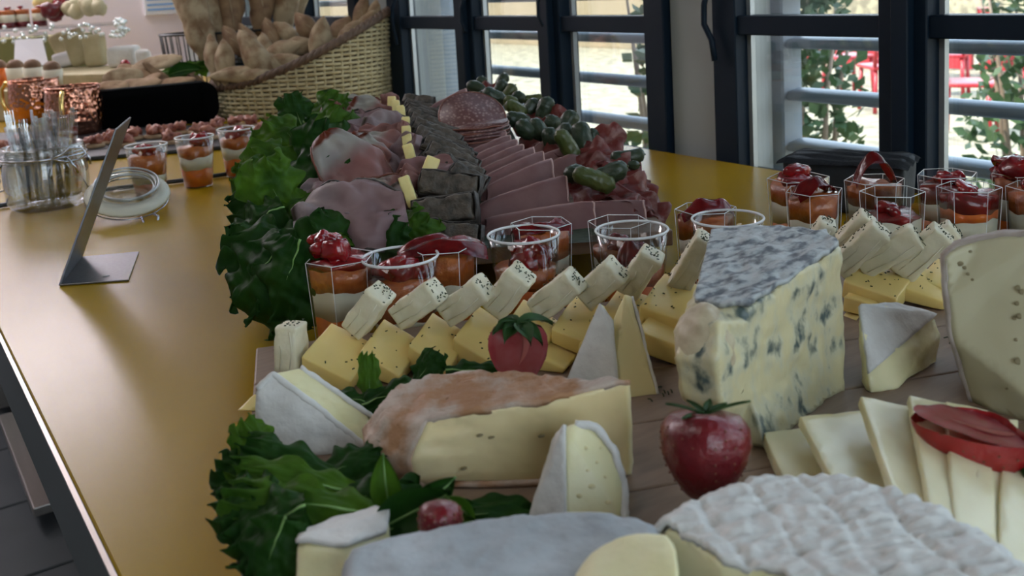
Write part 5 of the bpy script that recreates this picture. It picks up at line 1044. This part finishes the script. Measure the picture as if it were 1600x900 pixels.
def fork_mesh(i):
    bm = nb(); L = .118
    prof = [(0, .0042), (.4, .0030), (.66, .0026), (.72, .0052), (.84, .0060)]
    for (a, wa), (b, wb) in zip(prof[:-1], prof[1:]):
        v = [bm.verts.new(vec(x, y, z * L)) for z, w_ in ((a, wa), (b, wb)) for x, y in ((-w_, -.0007), (w_, -.0007), (w_, .0007), (-w_, .0007))]
        for k in range(4): bm.faces.new((v[k], v[(k + 1) % 4], v[4 + (k + 1) % 4], v[4 + k]))
    for k in range(4): add_box(bm, (-.0045 + k * .003, 0, L * .92), (.0007, .0006, L * .085))
    return bm
me0 = bpy.data.meshes.new('plastic_fork'); b_ = fork_mesh(0); b_.to_mesh(me0); b_.free(); me0.materials.append(M['clear'])
for i in range(30):
    o = bpy.data.objects.new('plastic_fork', me0); C.objects.link(o)
    a_ = i * 2.4; r0 = .033 * math.sqrt((i + .5) / 30); r1 = .041 * math.sqrt((i + .5) / 30)
    p0 = jb + vec(r0 * math.cos(a_ + .35), r0 * math.sin(a_ + .35), .0065); p1 = jb + vec(r1 * math.cos(a_), r1 * math.sin(a_), .082)
    d = (p1 - p0).normalized(); o.location = p0; o.rotation_mode = 'QUATERNION'
    q = d.to_track_quat('Z', 'Y')
    if i % 3: q = q @ Matrix.Rotation(rnd.uniform(0, 3), 4, 'Z').to_quaternion()
    o.rotation_quaternion = q; o.scale = (1, 1, rnd.uniform(.80, 1.0))
    tag(o, 'clear plastic fork standing among many alike in the glass jar', 'fork', 'clear plastic forks in the jar')
# lid leaning open
lc_ = V(199, 300, 1.17); ax = (vec(0, 0, 1) * .90 + rt * .16 - fw_ * .32).normalized()
t = empty('jar_lid', 'glass jar lid with a white rubber seal, hinged open beside the jar', 'lid', vec(lc_.x, lc_.y, T))
R0 = .0445
bm = nb(); add_lathe(bm, lc_, [(0, -.012), (R0 * .6, -.012), (R0 * .9, -.010), (R0 * 1.0, -.004), (R0, 0), (R0 * .95, 0), (R0 * .84, -.005), (R0 * .6, -.009), (0, -.009)], 48, ax=ax); link('glass_disc', bm, M['jar'], t)
bm = nb(); add_lathe(bm, lc_, [(R0 * .78, .005), (R0 * 1.06, -.0015), (R0 * 1.08, -.004), (R0 * .78, .001)], 48, ax=ax, close=True); link('rubber_seal', bm, M['rubber'], t)
for rr, zz in ((.80, .012), (.66, .006), (.72, .010)):
    bm = nb(); add_torus(bm, lc_ + ax * zz, R0 * rr, .0011, ax=ax, seg=48, s2=6); link('glass_bead', bm, M['gasket'], t)
bm = nb(); add_lathe(bm, lc_, [(R0 * .80, .012), (R0 * .82, .011), (R0 * .80, .002), (R0 * .78, .002), (R0 * .77, .011)], 48, ax=ax, close=True); link('glass_collar', bm, M['jar'], t)
bm = nb(); add_torus(bm, lc_ - ax * .009, R0 * 1.03, .0010, ax=ax, seg=48, s2=6); link('wire_ring', bm, M['chrome'], t)
q0 = lc_ - ax * .009; u_ = (CR - ax * CR.dot(ax)).normalized(); w_ = ax.cross(u_)
if w_.dot(CF) > 0: w_ = -w_
bm = nb(); ps = [q0 + u_ * R0 * .62 + w_ * R0 * .80, q0 + u_ * R0 * .80 + w_ * R0 * 1.12, q0 + u_ * R0 * 1.10 + w_ * R0 * 1.02, q0 + u_ * R0 * 1.02 + w_ * R0 * .70, q0 + u_ * R0 * .84 + w_ * R0 * .58]
add_tube(bm, ps, .0016, 8); link('wire_loop', bm, M['chrome'], t)
# cable behind
bm = nb(); add_tube(bm, [P(x, y, .004) for x, y in ((-30, 326), (8, 320), (60, 312), (150, 298), (215, 290), (285, 282), (340, 274), (400, 266))], .0030, 8); single('cable', bm, M['cable'], 'thin black cable crossing the yellow table behind the jar', 'cable')
# ================================================================ copper mugs
def mug(x, y, Rm, Hm, label, hang):
    c = P(x, y, 0); c.z = T + .0005; t = empty('copper_mug', label, 'mug', c, 'hammered copper mugs')
    bm = nb(); pr = [(0, 0), (Rm * .70, 0), (Rm * .82, .004), (Rm * .97, Hm * .22), (Rm * 1.04, Hm * .45), (Rm * 1.03, Hm * .65), (Rm * .97, Hm * .88), (Rm * .96, Hm), (Rm * .93, Hm), (Rm * .94, Hm * .85), (Rm * .98, Hm * .5), (Rm * .8, .006), (0, .006)]
    add_lathe(bm, c, pr, 56); link('body', bm, M['copper'], t)
    bm = nb(); add_torus(bm, c + vec(0, 0, Hm), Rm * .955, .0016, seg=48, s2=6); link('rolled_rim', bm, M['copper'], t)
    bm = nb(); add_lathe(bm, c, [(0, Hm * .9), (Rm * .93, Hm * .9), (Rm * .93, Hm * .88), (0, Hm * .88)], 40); link('filling', bm, M['darkliquid'], t)
    d = vec(math.cos(hang), math.sin(hang), 0)
    bm = nb(); add_tube(bm, [c + d * Rm * .96 + vec(0, 0, Hm * .92), c + d * Rm * 1.16 + vec(0, 0, Hm * .94), c + d * Rm * 1.36 + vec(0, 0, Hm * .78), c + d * Rm * 1.38 + vec(0, 0, Hm * .5), c + d * Rm * 1.2 + vec(0, 0, Hm * .25), c + d * Rm * 1.0 + vec(0, 0, Hm * .22)], .0045, 10); link('handle', bm, M['brass'], t)
tocam = math.atan2(-1, -.2)
mug(122, 213, .051, .096, 'hammered copper mug nearer the jar, its brass handle toward the viewer', math.atan2(-CF.y, -CF.x) + .10)
mug(60, 190, .053, .094, 'hammered copper mug behind the nearer one, brass handle at its left', math.atan2(-CR.y, -CR.x))
# ================================================================ black crate with bread slices
def qv(x, y, d): return V(x, y, d)
cl = V(160, 206, 1.93); cl.z = T; cr = V(345, 190, 2.02); cr.z = T; dv = (cr - cl); bk_ = vec(-dv.y, dv.x, 0).normalized() * .20; hgt = .083
t = empty('black_crate', 'black crate of bread slices and toasts in front of the bread basket', 'crate', (cl + cr) / 2 + bk_ * .5)
def cratewall(a, b, nm, inset=0):
    bm = nb(); n = vec(-(b - a).y, (b - a).x, 0).normalized() * .006; up_ = vec(0, 0, hgt)
    pts = []
    K = 7; rad = .03
    for k in range(K + 1): q = k / K * pi / 2; pts.append((1 - (rad / dv.length) * (1 - math.sin(q)), (rad / hgt) * (1 - math.cos(q))))
    prof = [(0, 0.006)] + [(p[0], max(.006, p[1])) for p in pts] + [((1 - (rad / dv.length) * (1 - math.cos(k / K * pi / 2))), 1 - (rad / hgt) * (1 - math.sin(k / K * pi / 2)) ) for k in range(K + 1)] + [(0, 1)]
    v1_ = [bm.verts.new(a.lerp(b, s) + up_ * z) for s, z in prof]; v2_ = [bm.verts.new(v.co + n) for v in v1_]
    bm.faces.new(v1_); bm.faces.new(v2_[::-1])
    for k in range(len(v1_)): bm.faces.new((v1_[k], v2_[k], v2_[(k + 1) % len(v1_)], v1_[(k + 1) % len(v1_)]))
    link(nm, bm, M['black'], t, smooth=False)
cratewall(cl, cr, 'side_panel'); cratewall(cl + bk_, cr + bk_, 'side_panel')
for a in (cl, cr):
    bm = nb(); q = [a, a + bk_]; n = dv.normalized() * .006 * (1 if a is cl else -1); off = vec(0, 0, 0) if a is cl else -dv.normalized() * .03
    vs = [bm.verts.new(p + off + n * s + vec(0, 0, z)) for z in (.006, hgt - .004) for p, s in ((q[0], 0), (q[1], 0), (q[1], 1), (q[0], 1))]
    for f in ((0, 1, 2, 3), (7, 6, 5, 4), (0, 4, 5, 1), (1, 5, 6, 2), (2, 6, 7, 3), (3, 7, 4, 0)): bm.faces.new([vs[i] for i in f])
    link('end_panel', bm, M['black'], t, smooth=False)
bm = nb(); vs = [bm.verts.new(p + vec(0, 0, z)) for z in (.002, hgt * .82) for p in (cl, cr - dv.normalized() * .02, cr + bk_ - dv.normalized() * .02, cl + bk_)]
for f in ((3, 2, 1, 0), (4, 5, 6, 7), (0, 1, 5, 4), (1, 2, 6, 5), (2, 3, 7, 6), (3, 0, 4, 7)): bm.faces.new([vs[i] for i in f])
link('inner_tray', bm, M['black'], t, smooth=False)
bm = nb(); add_tube(bm, [cl + vec(0, 0, hgt), cr - dv.normalized() * .03 + vec(0, 0, hgt)], .0022, 6); link('top_edge', bm, M['slate'], t)
def bslice(x, y, d, ang, L, W_, tk, mt, lab, nt_=.5, name='bread_slice', cat='bread'):
    c = V(x, y, d); a = sdir(ang, .1); n = (CU * nt_ - CF * (1 - nt_)).normalized(); R = basis(a, n); bm = nb()
    sph(bm, c, L / 2, W_ / 2, tk, R, 20, 10)
    for v in bm.verts:
        q = (v.co - c).dot(R.col[2]); v.co += R.col[2] * (max(-tk * .6, min(tk * .6, q)) - q)
    fine(bm, .012, 1); rough(bm, .002, 60, L * 10, .001, 200); return single(name, bm, M[mt], lab, cat, 'bread slices in the black crate')
for a in [(192, 120, 2.05, 5, .085, .042, .008, 'bread', 'oval bread slice lying at the left end of the black crate', .3), (178, 134, 2.0, 0, .06, .03, .007, 'toast', 'brown toast half hidden behind the copper mug', .5), (215, 132, 2.02, 8, .10, .035, .007, 'toast', 'long brown toast along the edge of the black crate', .5), (222, 118, 2.1, -20, .08, .03, .007, 'toast', 'toast tilted down to the right near the middle of the black crate', .4), (245, 98, 2.12, 12, .11, .045, .007, 'bread', 'large pale toast with a topping, highest over the crate', .5),
          (250, 118, 2.08, -38, .09, .02, .006, 'breadd', 'narrow toast slanting steeply in the middle of the crate', .5), (272, 128, 2.06, 8, .09, .025, .007, 'toast', 'toast lying flat right of the steep one', .5), (305, 120, 2.10, -42, .08, .016, .005, 'breadd', 'thin crust leaning at the right end of the crate', .5), (290, 112, 2.12, -35, .07, .02, .006, 'breadd', 'thin toast leaning beside the salad leaf', .5), (232, 126, 2.06, 30, .06, .03, .006, 'toast', 'small dark toast under the slanting ones', .6), (205, 108, 2.15, -10, .06, .03, .006, 'toast', 'toast at the back of the crate by the red tomato', .5)]: bslice(*a[:9], a[9] if False else a[8 + 0], *([a[9]] if isinstance(a[9], float) else [])) if False else bslice(a[0], a[1], a[2], a[3], a[4], a[5], a[6], a[7], a[8], a[9])
leaf('lettuce_leaf', 275, 106, 2.10, 20, .10, .05, .1, 90, 'lettuce', label='green salad leaf among the toasts in the black crate')
smallleaf(288, 110, 2.08, 10, .07, .03, 'dark oval leaf on the toasts', 'lettuced')
# ================================================================ bread basket
bc = V(478, 160, 2.14); bc.z = T + .0005; ra, rb_ = .185, .150; ux = rt; uy = fw_
def hrim(th): 
    x = math.cos(th); return .070 + .138 * ((x + 1) / 2) ** 1.7 + .010 * math.sin(th)
def bp(th, z, k=0.): 
    fl = 1 + .10 * z / .2; return bc + ux * ((ra * fl + k) * math.cos(th)) + uy * ((rb_ * fl + k) * math.sin(th)) + vec(0, 0, z)
t = empty('bread_basket', 'oval wicker basket with a slanting braided rim, full of pointed rolls', 'basket', bc)
ns = 64
for k in range(ns):
    th = 2 * pi * k / ns; bm = nb(); add_tube(bm, [bp(th, z, -.001) for z in (0, hrim(th) * .5, hrim(th))], .0026, 6); link('stake', bm, M['wicker'], t)
rowh = .0088; nr_ = int(.25 / rowh)
for r in range(nr_):
    z = .006 + r * rowh; seg = []; n_ = ns * 4
    def flush():
        if len(seg) > 3:
            bm = nb(); add_tube(bm, seg, .0036, 6); link('woven_strand', bm, M['wicker'], t)
    th_list = [2 * pi * (k / n_) + pi * .999 for k in range(n_ + 1)]
    seg = []
    for th in th_list:
        if z < hrim(th) - .008: seg.append(bp(th, z + .0006 * math.sin(th * 7 + r), .0030 * math.cos(th * ns / 2 + pi * (r % 2))))
        else: flush(); seg = []
    flush()
for j in range(3):
    bm = nb(); add_tube(bm, [bp(2 * pi * k / 192, hrim(2 * pi * k / 192) - .002, 0) + (vec(0, 0, 1) * math.sin(2 * pi * k / 192 * 30 + j * 2.1) + ux * .0 ) * .0055 + (bp(2 * pi * k / 192, 0, 1) - bp(2 * pi * k / 192, 0, 0)) * math.cos(2 * pi * k / 192 * 30 + j * 2.1) * .0055 for k in range(192)], .0052, 6, closed=True); link('rim_strand', bm, M['wickerdark'], t)
bm = nb(); g = [[bm.verts.new(bp(2 * pi * k / 64, min(z, 1) * (hrim(2 * pi * k / 64) - .006), -.006)) for k in range(64)] for z in (0, .5, 1)]
for A, B in zip(g[:-1], g[1:]):
    for k in range(64): bm.faces.new((A[k], A[(k + 1) % 64], B[(k + 1) % 64], B[k]))
bm.faces.new(g[0]); link('inner_lining', bm, M['liner'], t)
def roll(x, y, d, ang, L, W_, mt, lab, name='bread_roll', fwd=.1, seed=0, pw=.8, group='pointed rolls in the wicker basket'):
    ax = sdir(ang, fwd); c = V(x, y, d); bm = nb(); m_ = 16
    pr = [(W_ / 2 * max(0, math.sin(pi * k / m_)) ** pw, -L / 2 + L * k / m_) for k in range(m_ + 1)]; pr[0] = (0, -L / 2); pr[-1] = (0, L / 2)
    add_lathe(bm, c, pr, 18, ax=ax); fine(bm, .012, 1); rough(bm, W_ * .10, 30, seed, W_ * .03, 110)
    t = empty(name, lab, 'bread', c, group); link('crust', bm, M[mt], t)
    n = (-CF + CR * .3).normalized(); n = (n - ax * n.dot(ax)).normalized(); s_ = n.cross(ax); bm = nb()
    for j in (-1, 0, 1):
        pts = []
        for k in range(7):
            z = (j * .24 + (k / 6 - .5) * .22) * L; r_ = W_ / 2 * max(.05, math.cos(pi * z / L)) ** pw; q = .5 * (k / 6 - .5); pts.append(c + ax * z + (n * math.cos(q) + s_ * math.sin(q)) * (r_ * 1.0))
        add_tube(bm, pts, [W_ * .02 * math.sin(pi * (k + .5) / 7) for k in range(7)], 5)
    link('scored_ridge', bm, M['bread'], t)
F = 2.1 / FP
rl = [(337, 92, 2.02, 104, 80, 28, 'at the left end, tip up beside the wire rack'), (352, 95, 2.0, 96, 70, 26, 'short one just right of the leftmost roll'), (400, 88, 1.99, 122, 92, 36, 'big floury one leaning left in front'), (366, 62, 2.1, 125, 60, 24, 'tip up behind the big floury one'), (392, 60, 2.12, 125, 66, 24, 'behind the big floury one, to its right'), (414, 78, 2.08, 100, 60, 30, 'rounded end between the big floury one and the centre'), (424, 52, 2.16, 110, 60, 24, 'slim one before the second baguette from the right'), (448, 48, 2.16, 140, 55, 26, 'tip at the foot of the right baguettes'), (480, 40, 2.14, 125, 60, 30, 'with a dark tip pointing up left at the centre'), (500, 60, 2.02, 82, 72, 32, 'upright one in the middle of the front edge'),
      (440, 76, 2.06, 20, 70, 28, 'lying flat in the centre'), (465, 70, 2.08, 10, 70, 28, 'lying flat right of the centre'), (430, 98, 2.0, -35, 60, 24, 'small one tucked under the big floury one'), (378, 112, 1.98, 5, 90, 24, 'flat one along the low front rim'), (530, 48, 2.08, 60, 60, 28, 'leaning right past the middle upright one'), (545, 52, 2.06, 50, 60, 28, 'blunt one near the rising rim'), (570, 40, 2.1, 60, 60, 26, 'rounded tip close to the high side'), (564, 18, 2.12, 75, 60, 22, 'with a dark tip standing at the high side'), (585, 22, 2.12, 68, 66, 28, 'standing at the highest point of the rim'), (520, 62, 2.08, 15, 70, 30, 'lying under the leaning ones'), (455, 92, 2.0, -10, 60, 22, 'lying low behind the front rim'), (405, 115, 1.97, 0, 60, 20, 'half buried at the low front rim')]
for i, (x, y, d, an, L, W_, lab) in enumerate(rl): roll(x, y + 4, d + .02, an, L * F * 1.1, W_ * F * 1.12, 'breadd' if i in (3, 4, 6, 8, 17, 14) else 'bread', 'pointed bread roll ' + lab, seed=i)
bg_ = [(292, 5, 2.16, 108, 260, 46, 'leftmost, with a blistered crust'), (316, 0, 2.22, 104, 260, 38, 'second from the left, cracked near its foot'), (362, -20, 2.24, 90, 260, 42, 'third from the left, pale and floury'), (411, -28, 2.26, 88, 240, 42, 'with a reddish bump, in the middle'), (455, -30, 2.28, 82, 240, 42, 'with a lighter split running down it'), (482, -45, 2.32, 80, 230, 26, 'rightmost and slimmest')]
for i, (x, y, d, an, L, W_, lab) in enumerate(bg_): roll(x, y - 20, d, an, L * F, W_ * F * 1.1, 'breadd' if i in (2, 3) else 'bread', 'long baguette standing on end, ' + lab, name='baguette', fwd=.0, seed=40 + i, pw=.35, group='baguettes standing behind the basket')
# wire rack that holds the baguettes
rc = V(345, 100, 2.28); rc.z = T + .0005
t = empty('wire_rack', 'black wire rack holding the baguettes upright behind the basket', 'rack', rc); w1 = .10
for (zz, kx) in ((.002, .8), (.10, .95), (.17, 1.0)):
    bm = nb(); add_tube(bm, [rc + rt * (w1 * kx * 1.3 * math.cos(q)) + fw_ * (.09 * kx * math.sin(q)) + vec(0, 0, zz) for q in [2 * pi * k / 40 for k in range(40)]], .003, 6, closed=True); link('hoop', bm, M['cable'], t)
for k in range(36):
    q = 2 * pi * k / 36; bm = nb(); add_tube(bm, [rc + rt * (w1 * kx * 1.3 * math.cos(q)) + fw_ * (.09 * kx * math.sin(q)) + vec(0, 0, zz) for zz, kx in ((.002, .8), (.10, .95), (.17, 1.0))], .0016, 5); link('wire', bm, M['cable'], t)
# ================================================================ dark plate of cured ham bites
pa, pb, pc_, pd = P(-60, 268, 0), P(452, 226, 0), P(430, 196, 0), P(-60, 215, 0)
t = empty('slate_plate', 'long dark slate plate with ham bites behind the jar', 'plate', (pa + pb + pc_ + pd) / 4)
bm = nb(); lo = [bm.verts.new(vec(p.x, p.y, T + .0008)) for p in (pa, pb, pc_, pd)]; hi = [bm.verts.new(v.co + vec(0, 0, .006)) for v in lo]
bm.faces.new(lo[::-1]); bm.faces.new(hi)
for k in range(4): bm.faces.new((lo[k], lo[(k + 1) % 4], hi[(k + 1) % 4], hi[k]))
bevel(bm, .001, 1); link('slab', bm, M['slate'], t, smooth=False)
rnd = random.Random(21)
cb = [(10, 232, 'at the left picture edge'), (148, 224, 'just right of the nearer copper mug foot'), (172, 218, 'behind the card holder, nearer the mug'), (210, 212, 'above the verrine behind the jar lid'), (196, 222, 'right behind the upper end of the card holder'), (243, 209, 'orange-pink, below the middle of the black crate'), (258, 206, 'brightest and tallest, in the middle of the row'), (282, 203, 'above the middle verrine, with a white dab'), (312, 203, 'between the middle and the right verrine'), (342, 196, 'behind the right verrine'), (372, 192, 'right of the black crate foot'), (398, 193, 'wide pale one near the basket'), (425, 196, 'last one, beside the lettuce'), (325, 212, 'in front row by the right verrine'), (268, 218, 'in front row left of the middle verrine'), (30, 224, 'near the left picture edge'), (408, 204, 'in front row near the lettuce')]
for i, (x, y, lab) in enumerate(cb):
    c = P(x, y + 6, .007); c.z = T + .0072; s = .017 + .004 * rnd.random(); t = empty('ham_bite', 'small cured ham bite ' + lab, 'canape', c, 'cured ham bites on the slate plate')
    bm = nb(); add_lathe(bm, c, [(0, 0), (s, 0), (s * 1.02, .005), (0, .006)], 14); link('bread_base', bm, M['toast'], t)
    bm = nb()
    for k in range(4): sph(bm, c + vec(rnd.uniform(-.4, .4) * s, rnd.uniform(-.4, .4) * s, .010 + .006 * rnd.random()), s * .7, s * .4, s * .35, Matrix.Rotation(rnd.uniform(0, 3), 3, 'Z'), 10, 7)
    fine(bm, .005, 1); rough(bm, .007, 110, i, .003, 260); link('ham_curl', bm, M['canape'], t)
# ================================================================ far left: tiered stand, cups and wraps
bs_ = V(40, 150, 2.55); bs_.z = T
t = empty('tiered_stand', 'glass beaded tiered stand of verrines at the far left end of the buffet', 'stand', V(50, 100, 2.75))
sp = V(60, 50, 2.60)
bm = nb(); box2(bm, (sp.x - .012, sp.y - .012, T + .001), (sp.x + .012, sp.y + .012, sp.z)); link('post', bm, M['clear'], t, smooth=False)
tier = [V(-90, 62, 2.5), V(185, 34, 2.5), V(192, 24, 2.68), V(-90, 50, 2.68)]; zt_ = sum(p.z for p in tier) / 4
bm = nb(); lo = [bm.verts.new(vec(p.x, p.y, zt_ - .006)) for p in tier]; hi = [bm.verts.new(v.co + vec(0, 0, .006)) for v in lo]; bm.faces.new(lo[::-1]); bm.faces.new(hi)
for k in range(4): bm.faces.new((lo[k], lo[(k + 1) % 4], hi[(k + 1) % 4], hi[k]))
link('tier_plate', bm, M['clear'], t, smooth=False)
M['bead'] = mat('clear_bead', (.75, .80, .78), rough=.08, metal=.6)
rnd = random.Random(31)
for k in range(110):
    f = k / 110; p = tier[0].lerp(tier[1], f) if k % 3 else tier[1].lerp(tier[2], rnd.random()); bm = nb(); sph(bm, vec(p.x, p.y, zt_) + vec(rnd.uniform(-.01, .01), rnd.uniform(-.02, .02), rnd.uniform(-.035, .008)), .0055, .0055, .0055, seg=8, rings=6); link('bead', bm, M['bead'], t)
for i, (x, y, d, lab) in enumerate([(12, 22, 2.58, 'leftmost, pale, on the beaded stand'), (34, 18, 2.60, 'second on the beaded stand'), (60, 14, 2.61, 'third on the beaded stand, topped dark'), (-8, 24, 2.58, 'cut by the left picture edge on the beaded stand')]):
    verrine_c = V(x, y, d)
    t = empty('stand_verrine', 'small striped verrine ' + lab, 'verrine', vec(verrine_c.x, verrine_c.y, zt_), 'verrines on the beaded stand'); c = vec(verrine_c.x, verrine_c.y, zt_ + .0008)
    for (z0, z1, mt) in ((0, .014, 'berry'), (.014, .034, 'cream'), (.034, .046, 'brownorange')):
        bm = nb(); add_lathe(bm, c, [(0, z0), (.017, z0), (.018, z1), (0, z1 + .002)], 18); link('layer', bm, M[mt], t)
    pepper_blob(t, c + vec(0, 0, .050), .012, i, 'topping')
for i, (x, y, d, rx, mt, lab) in enumerate([(85, 22, 2.6, .030, 'berry', 'red fruit heap on the beaded stand'), (100, 8, 2.64, .026, 'pepper', 'bright red fruit heap behind the others on the stand'), (118, 16, 2.6, .028, 'wrap', 'pale roll of filled bread on the beaded stand'), (142, 14, 2.58, .030, 'wrap', 'pale rounded sandwich at the right of the beaded stand'), (74, 6, 2.66, .03, 'butter', 'yellow fruit piece high on the beaded stand'), (128, 2, 2.66, .025, 'card', 'white creamy bite high on the beaded stand')]):
    bm = nb(); c = V(x, y, d); 
    for k in range(4): sph(bm, c + vec(rnd.uniform(-1, 1) * rx * .6, rnd.uniform(-1, 1) * rx * .6, rnd.uniform(-.3, .4) * rx), rx * .7, rx * .6, rx * .7, seg=12, rings=8)
    rough(bm, .006, 60, i); single('finger_food', bm, M[mt], lab, 'food', 'small bites on the beaded stand')
# olive box / pedestal under the stand
bm = nb(); a_ = V(35, 110, 2.72); a_.z = T + .0008; add_box(bm, a_ + vec(.05, .06, .085), (.14, .06, .084), Matrix.Rotation(-.58, 3, 'Z')); bevel(bm, .004, 2); single('riser_box', bm, M['greenglass'], 'olive green riser box under the beaded stand', 'box', smooth=False)
# white card and lower row
cc_ = V(50, 78, 2.36)
bm = nb(); q = [V(22, 106, 2.36), V(76, 101, 2.34), V(66, 60, 2.37), V(24, 62, 2.39)]; n = -CF * .002
a_ = [bm.verts.new(p) for p in q]; b_ = [bm.verts.new(p + n) for p in q]; bm.faces.new(a_); bm.faces.new(b_[::-1])
for k in range(4): bm.faces.new((a_[k], b_[k], b_[(k + 1) % 4], a_[(k + 1) % 4]))
single('label_card', bm, M['card'], 'blank white card standing behind the copper mugs', 'card', smooth=False)
def riser(name, zt2, q, m_, lab):
    c_ = [P(x, y, zt2) for x, y in q]; t = empty(name, lab, 'tray', vec(sum(p.x for p in c_) / 4, sum(p.y for p in c_) / 4, T))
    bm = nb(); lo = [bm.verts.new(vec(p.x, p.y, T + .0008)) for p in c_]; hi = [bm.verts.new(vec(p.x, p.y, T + zt2)) for p in c_]; bm.faces.new(lo[::-1]); bm.faces.new(hi)
    for k in range(4): bm.faces.new((lo[k], lo[(k + 1) % 4], hi[(k + 1) % 4], hi[k]))
    bevel(bm, .003, 2); link('platform', bm, m_, t, smooth=False)
riser('serving_tray', .070, [(-60, 143), (98, 140), (98, 131), (-60, 134)], M['wrap'], 'low pale tray of cups behind the copper mugs')
riser('serving_step', .085, [(-60, 121), (262, 112), (262, 100), (-60, 108)], M['wrap'], 'raised pale step holding the wraps and the terrine')
def onray(x, y, z): return P(x, y, z)
for i, (x, y, z, h, r, mt, top_, lab) in enumerate([(28, 118, .051, .045, .022, 'cream', 'breadd', 'cream cup with a brown round top left of the white card foot'), (55, 118, .051, .045, .022, 'cream', 'breadd', 'cream cup with a brown round top in front of the white card'), (2, 122, .051, .045, .022, 'orange', 'breadd', 'orange cup with a brown top at the left picture edge'), (85, 115, .051, .04, .022, 'cream', 'breadd', 'cream cup with a brown top right of the white card')]):
    c = P(x, 137, .070); c.z = T + .0708; t = empty('dessert_cup', lab, 'cup', c, 'cups with brown round tops behind the mugs')
    bm = nb(); add_lathe(bm, c, [(0, 0), (r * .8, 0), (r, h), (0, h)], 20); link('cup', bm, M[mt], t); bm = nb(); sph(bm, c + vec(0, 0, h + .004), r * .85, r * .85, r * .7, seg=14, rings=9); link('round_top', bm, M[top_], t)
for i, (x, y, d, w_, h, lean, mt, lab) in enumerate([(100, 92, 2.40, 26, 52, .5, 'wrap', 'wrap piece leaning left behind the copper mugs'), (122, 88, 2.42, 30, 56, .35, 'wrap', 'second wrap piece leaning left'), (150, 90, 2.38, 30, 50, .0, 'wrap', 'upright pale wrap piece behind the nearer mug'), (195, 92, 2.42, 44, 32, .0, 'rindw', 'pale green and white box-shaped terrine behind the toasts'), (225, 92, 2.40, 22, 26, .1, 'rindw', 'rounded white end piece beside the terrine'), (108, 105, 2.32, 40, 22, .2, 'card', 'white rounded roll lying before the leaning wraps'), (190, 76, 2.5, 16, 20, 0, 'card', 'small white piece standing behind the terrine')]):
    d = P(x, 104, .086).dot(CF) - EYE.dot(CF); s = d / FP; c = V(x, y, d); up_ = (vec(0, 0, 1) - CR * lean * .8).normalized(); c.z = T + .0865 + h / 2 * s * up_.z + w_ / 2 * s * abs(lean) * .45; a = (CR - up_ * CR.dot(up_)).normalized(); n = a.cross(up_); R = Matrix(((a.x, up_.x, n.x), (a.y, up_.y, n.y), (a.z, up_.z, n.z)))
    bm = nb(); add_box(bm, c, (w_ / 2 * s, h / 2 * s, min(.03, w_ * .4 * s)), R); bevel(bm, .011 if w_ > 20 else .005, 4); rough(bm, .003, 50, i); single('wrap_piece', bm, M[mt], lab, 'sandwich', 'wraps and terrines behind the copper mugs')
for x, y, lab in ((197, 99, 'small red tomato in front of the terrine'), ):
    bm = nb(); tc_ = P(x, 108, .086); tc_.z = T + .0985; sph(bm, tc_, .013, .013, .012, seg=16, rings=10); single('cherry_tomato', bm, M['pepper'], lab, 'tomato')
# ================================================================ black cloth box by the window
q0 = V(1222, 318, 1.02); q1 = V(1412, 330, .955); q0.z = q1.z = T + .0008; dd = (q1 - q0); L_ = dd.length; dd.normalize(); bk2 = vec(-dd.y, dd.x, 0); 
if bk2.dot(CF) < 0: bk2 = -bk2
t = empty('cloth_box', 'black fabric-covered box before the window at the right', 'box', (q0 + q1) / 2)
Rb = Matrix(((dd.x, bk2.x, 0), (dd.y, bk2.y, 0), (0, 0, 1)))
bm = nb(); add_box(bm, (q0 + q1) / 2 + bk2 * .03 + vec(0, 0, .027), (L_ / 2, .03, .0265), Rb); bevel(bm, .006, 3); bmesh.ops.triangulate(bm, faces=bm.faces); fine(bm, .012); rough(bm, .002, 25, 1); link('body', bm, M['blackcloth'], t)
def fn(u, v):
    x = (u - .5) * (L_ + .008); y = (v - .5) * .072; e = max(abs(u - .5) * 2, abs(v - .5) * 2) ** 8
    return (q0 + q1) / 2 + dd * x + bk2 * (.03 + y) + vec(0, 0, .0545 - e * .006 + noise.noise(vec(u * 6, v * 2, 3)) * .0025 + .0015 * math.sin(v * 20 + u * 3))
link('folded_cloth', sheet(40, 16, fn, .0015), M['blackcloth'], t)
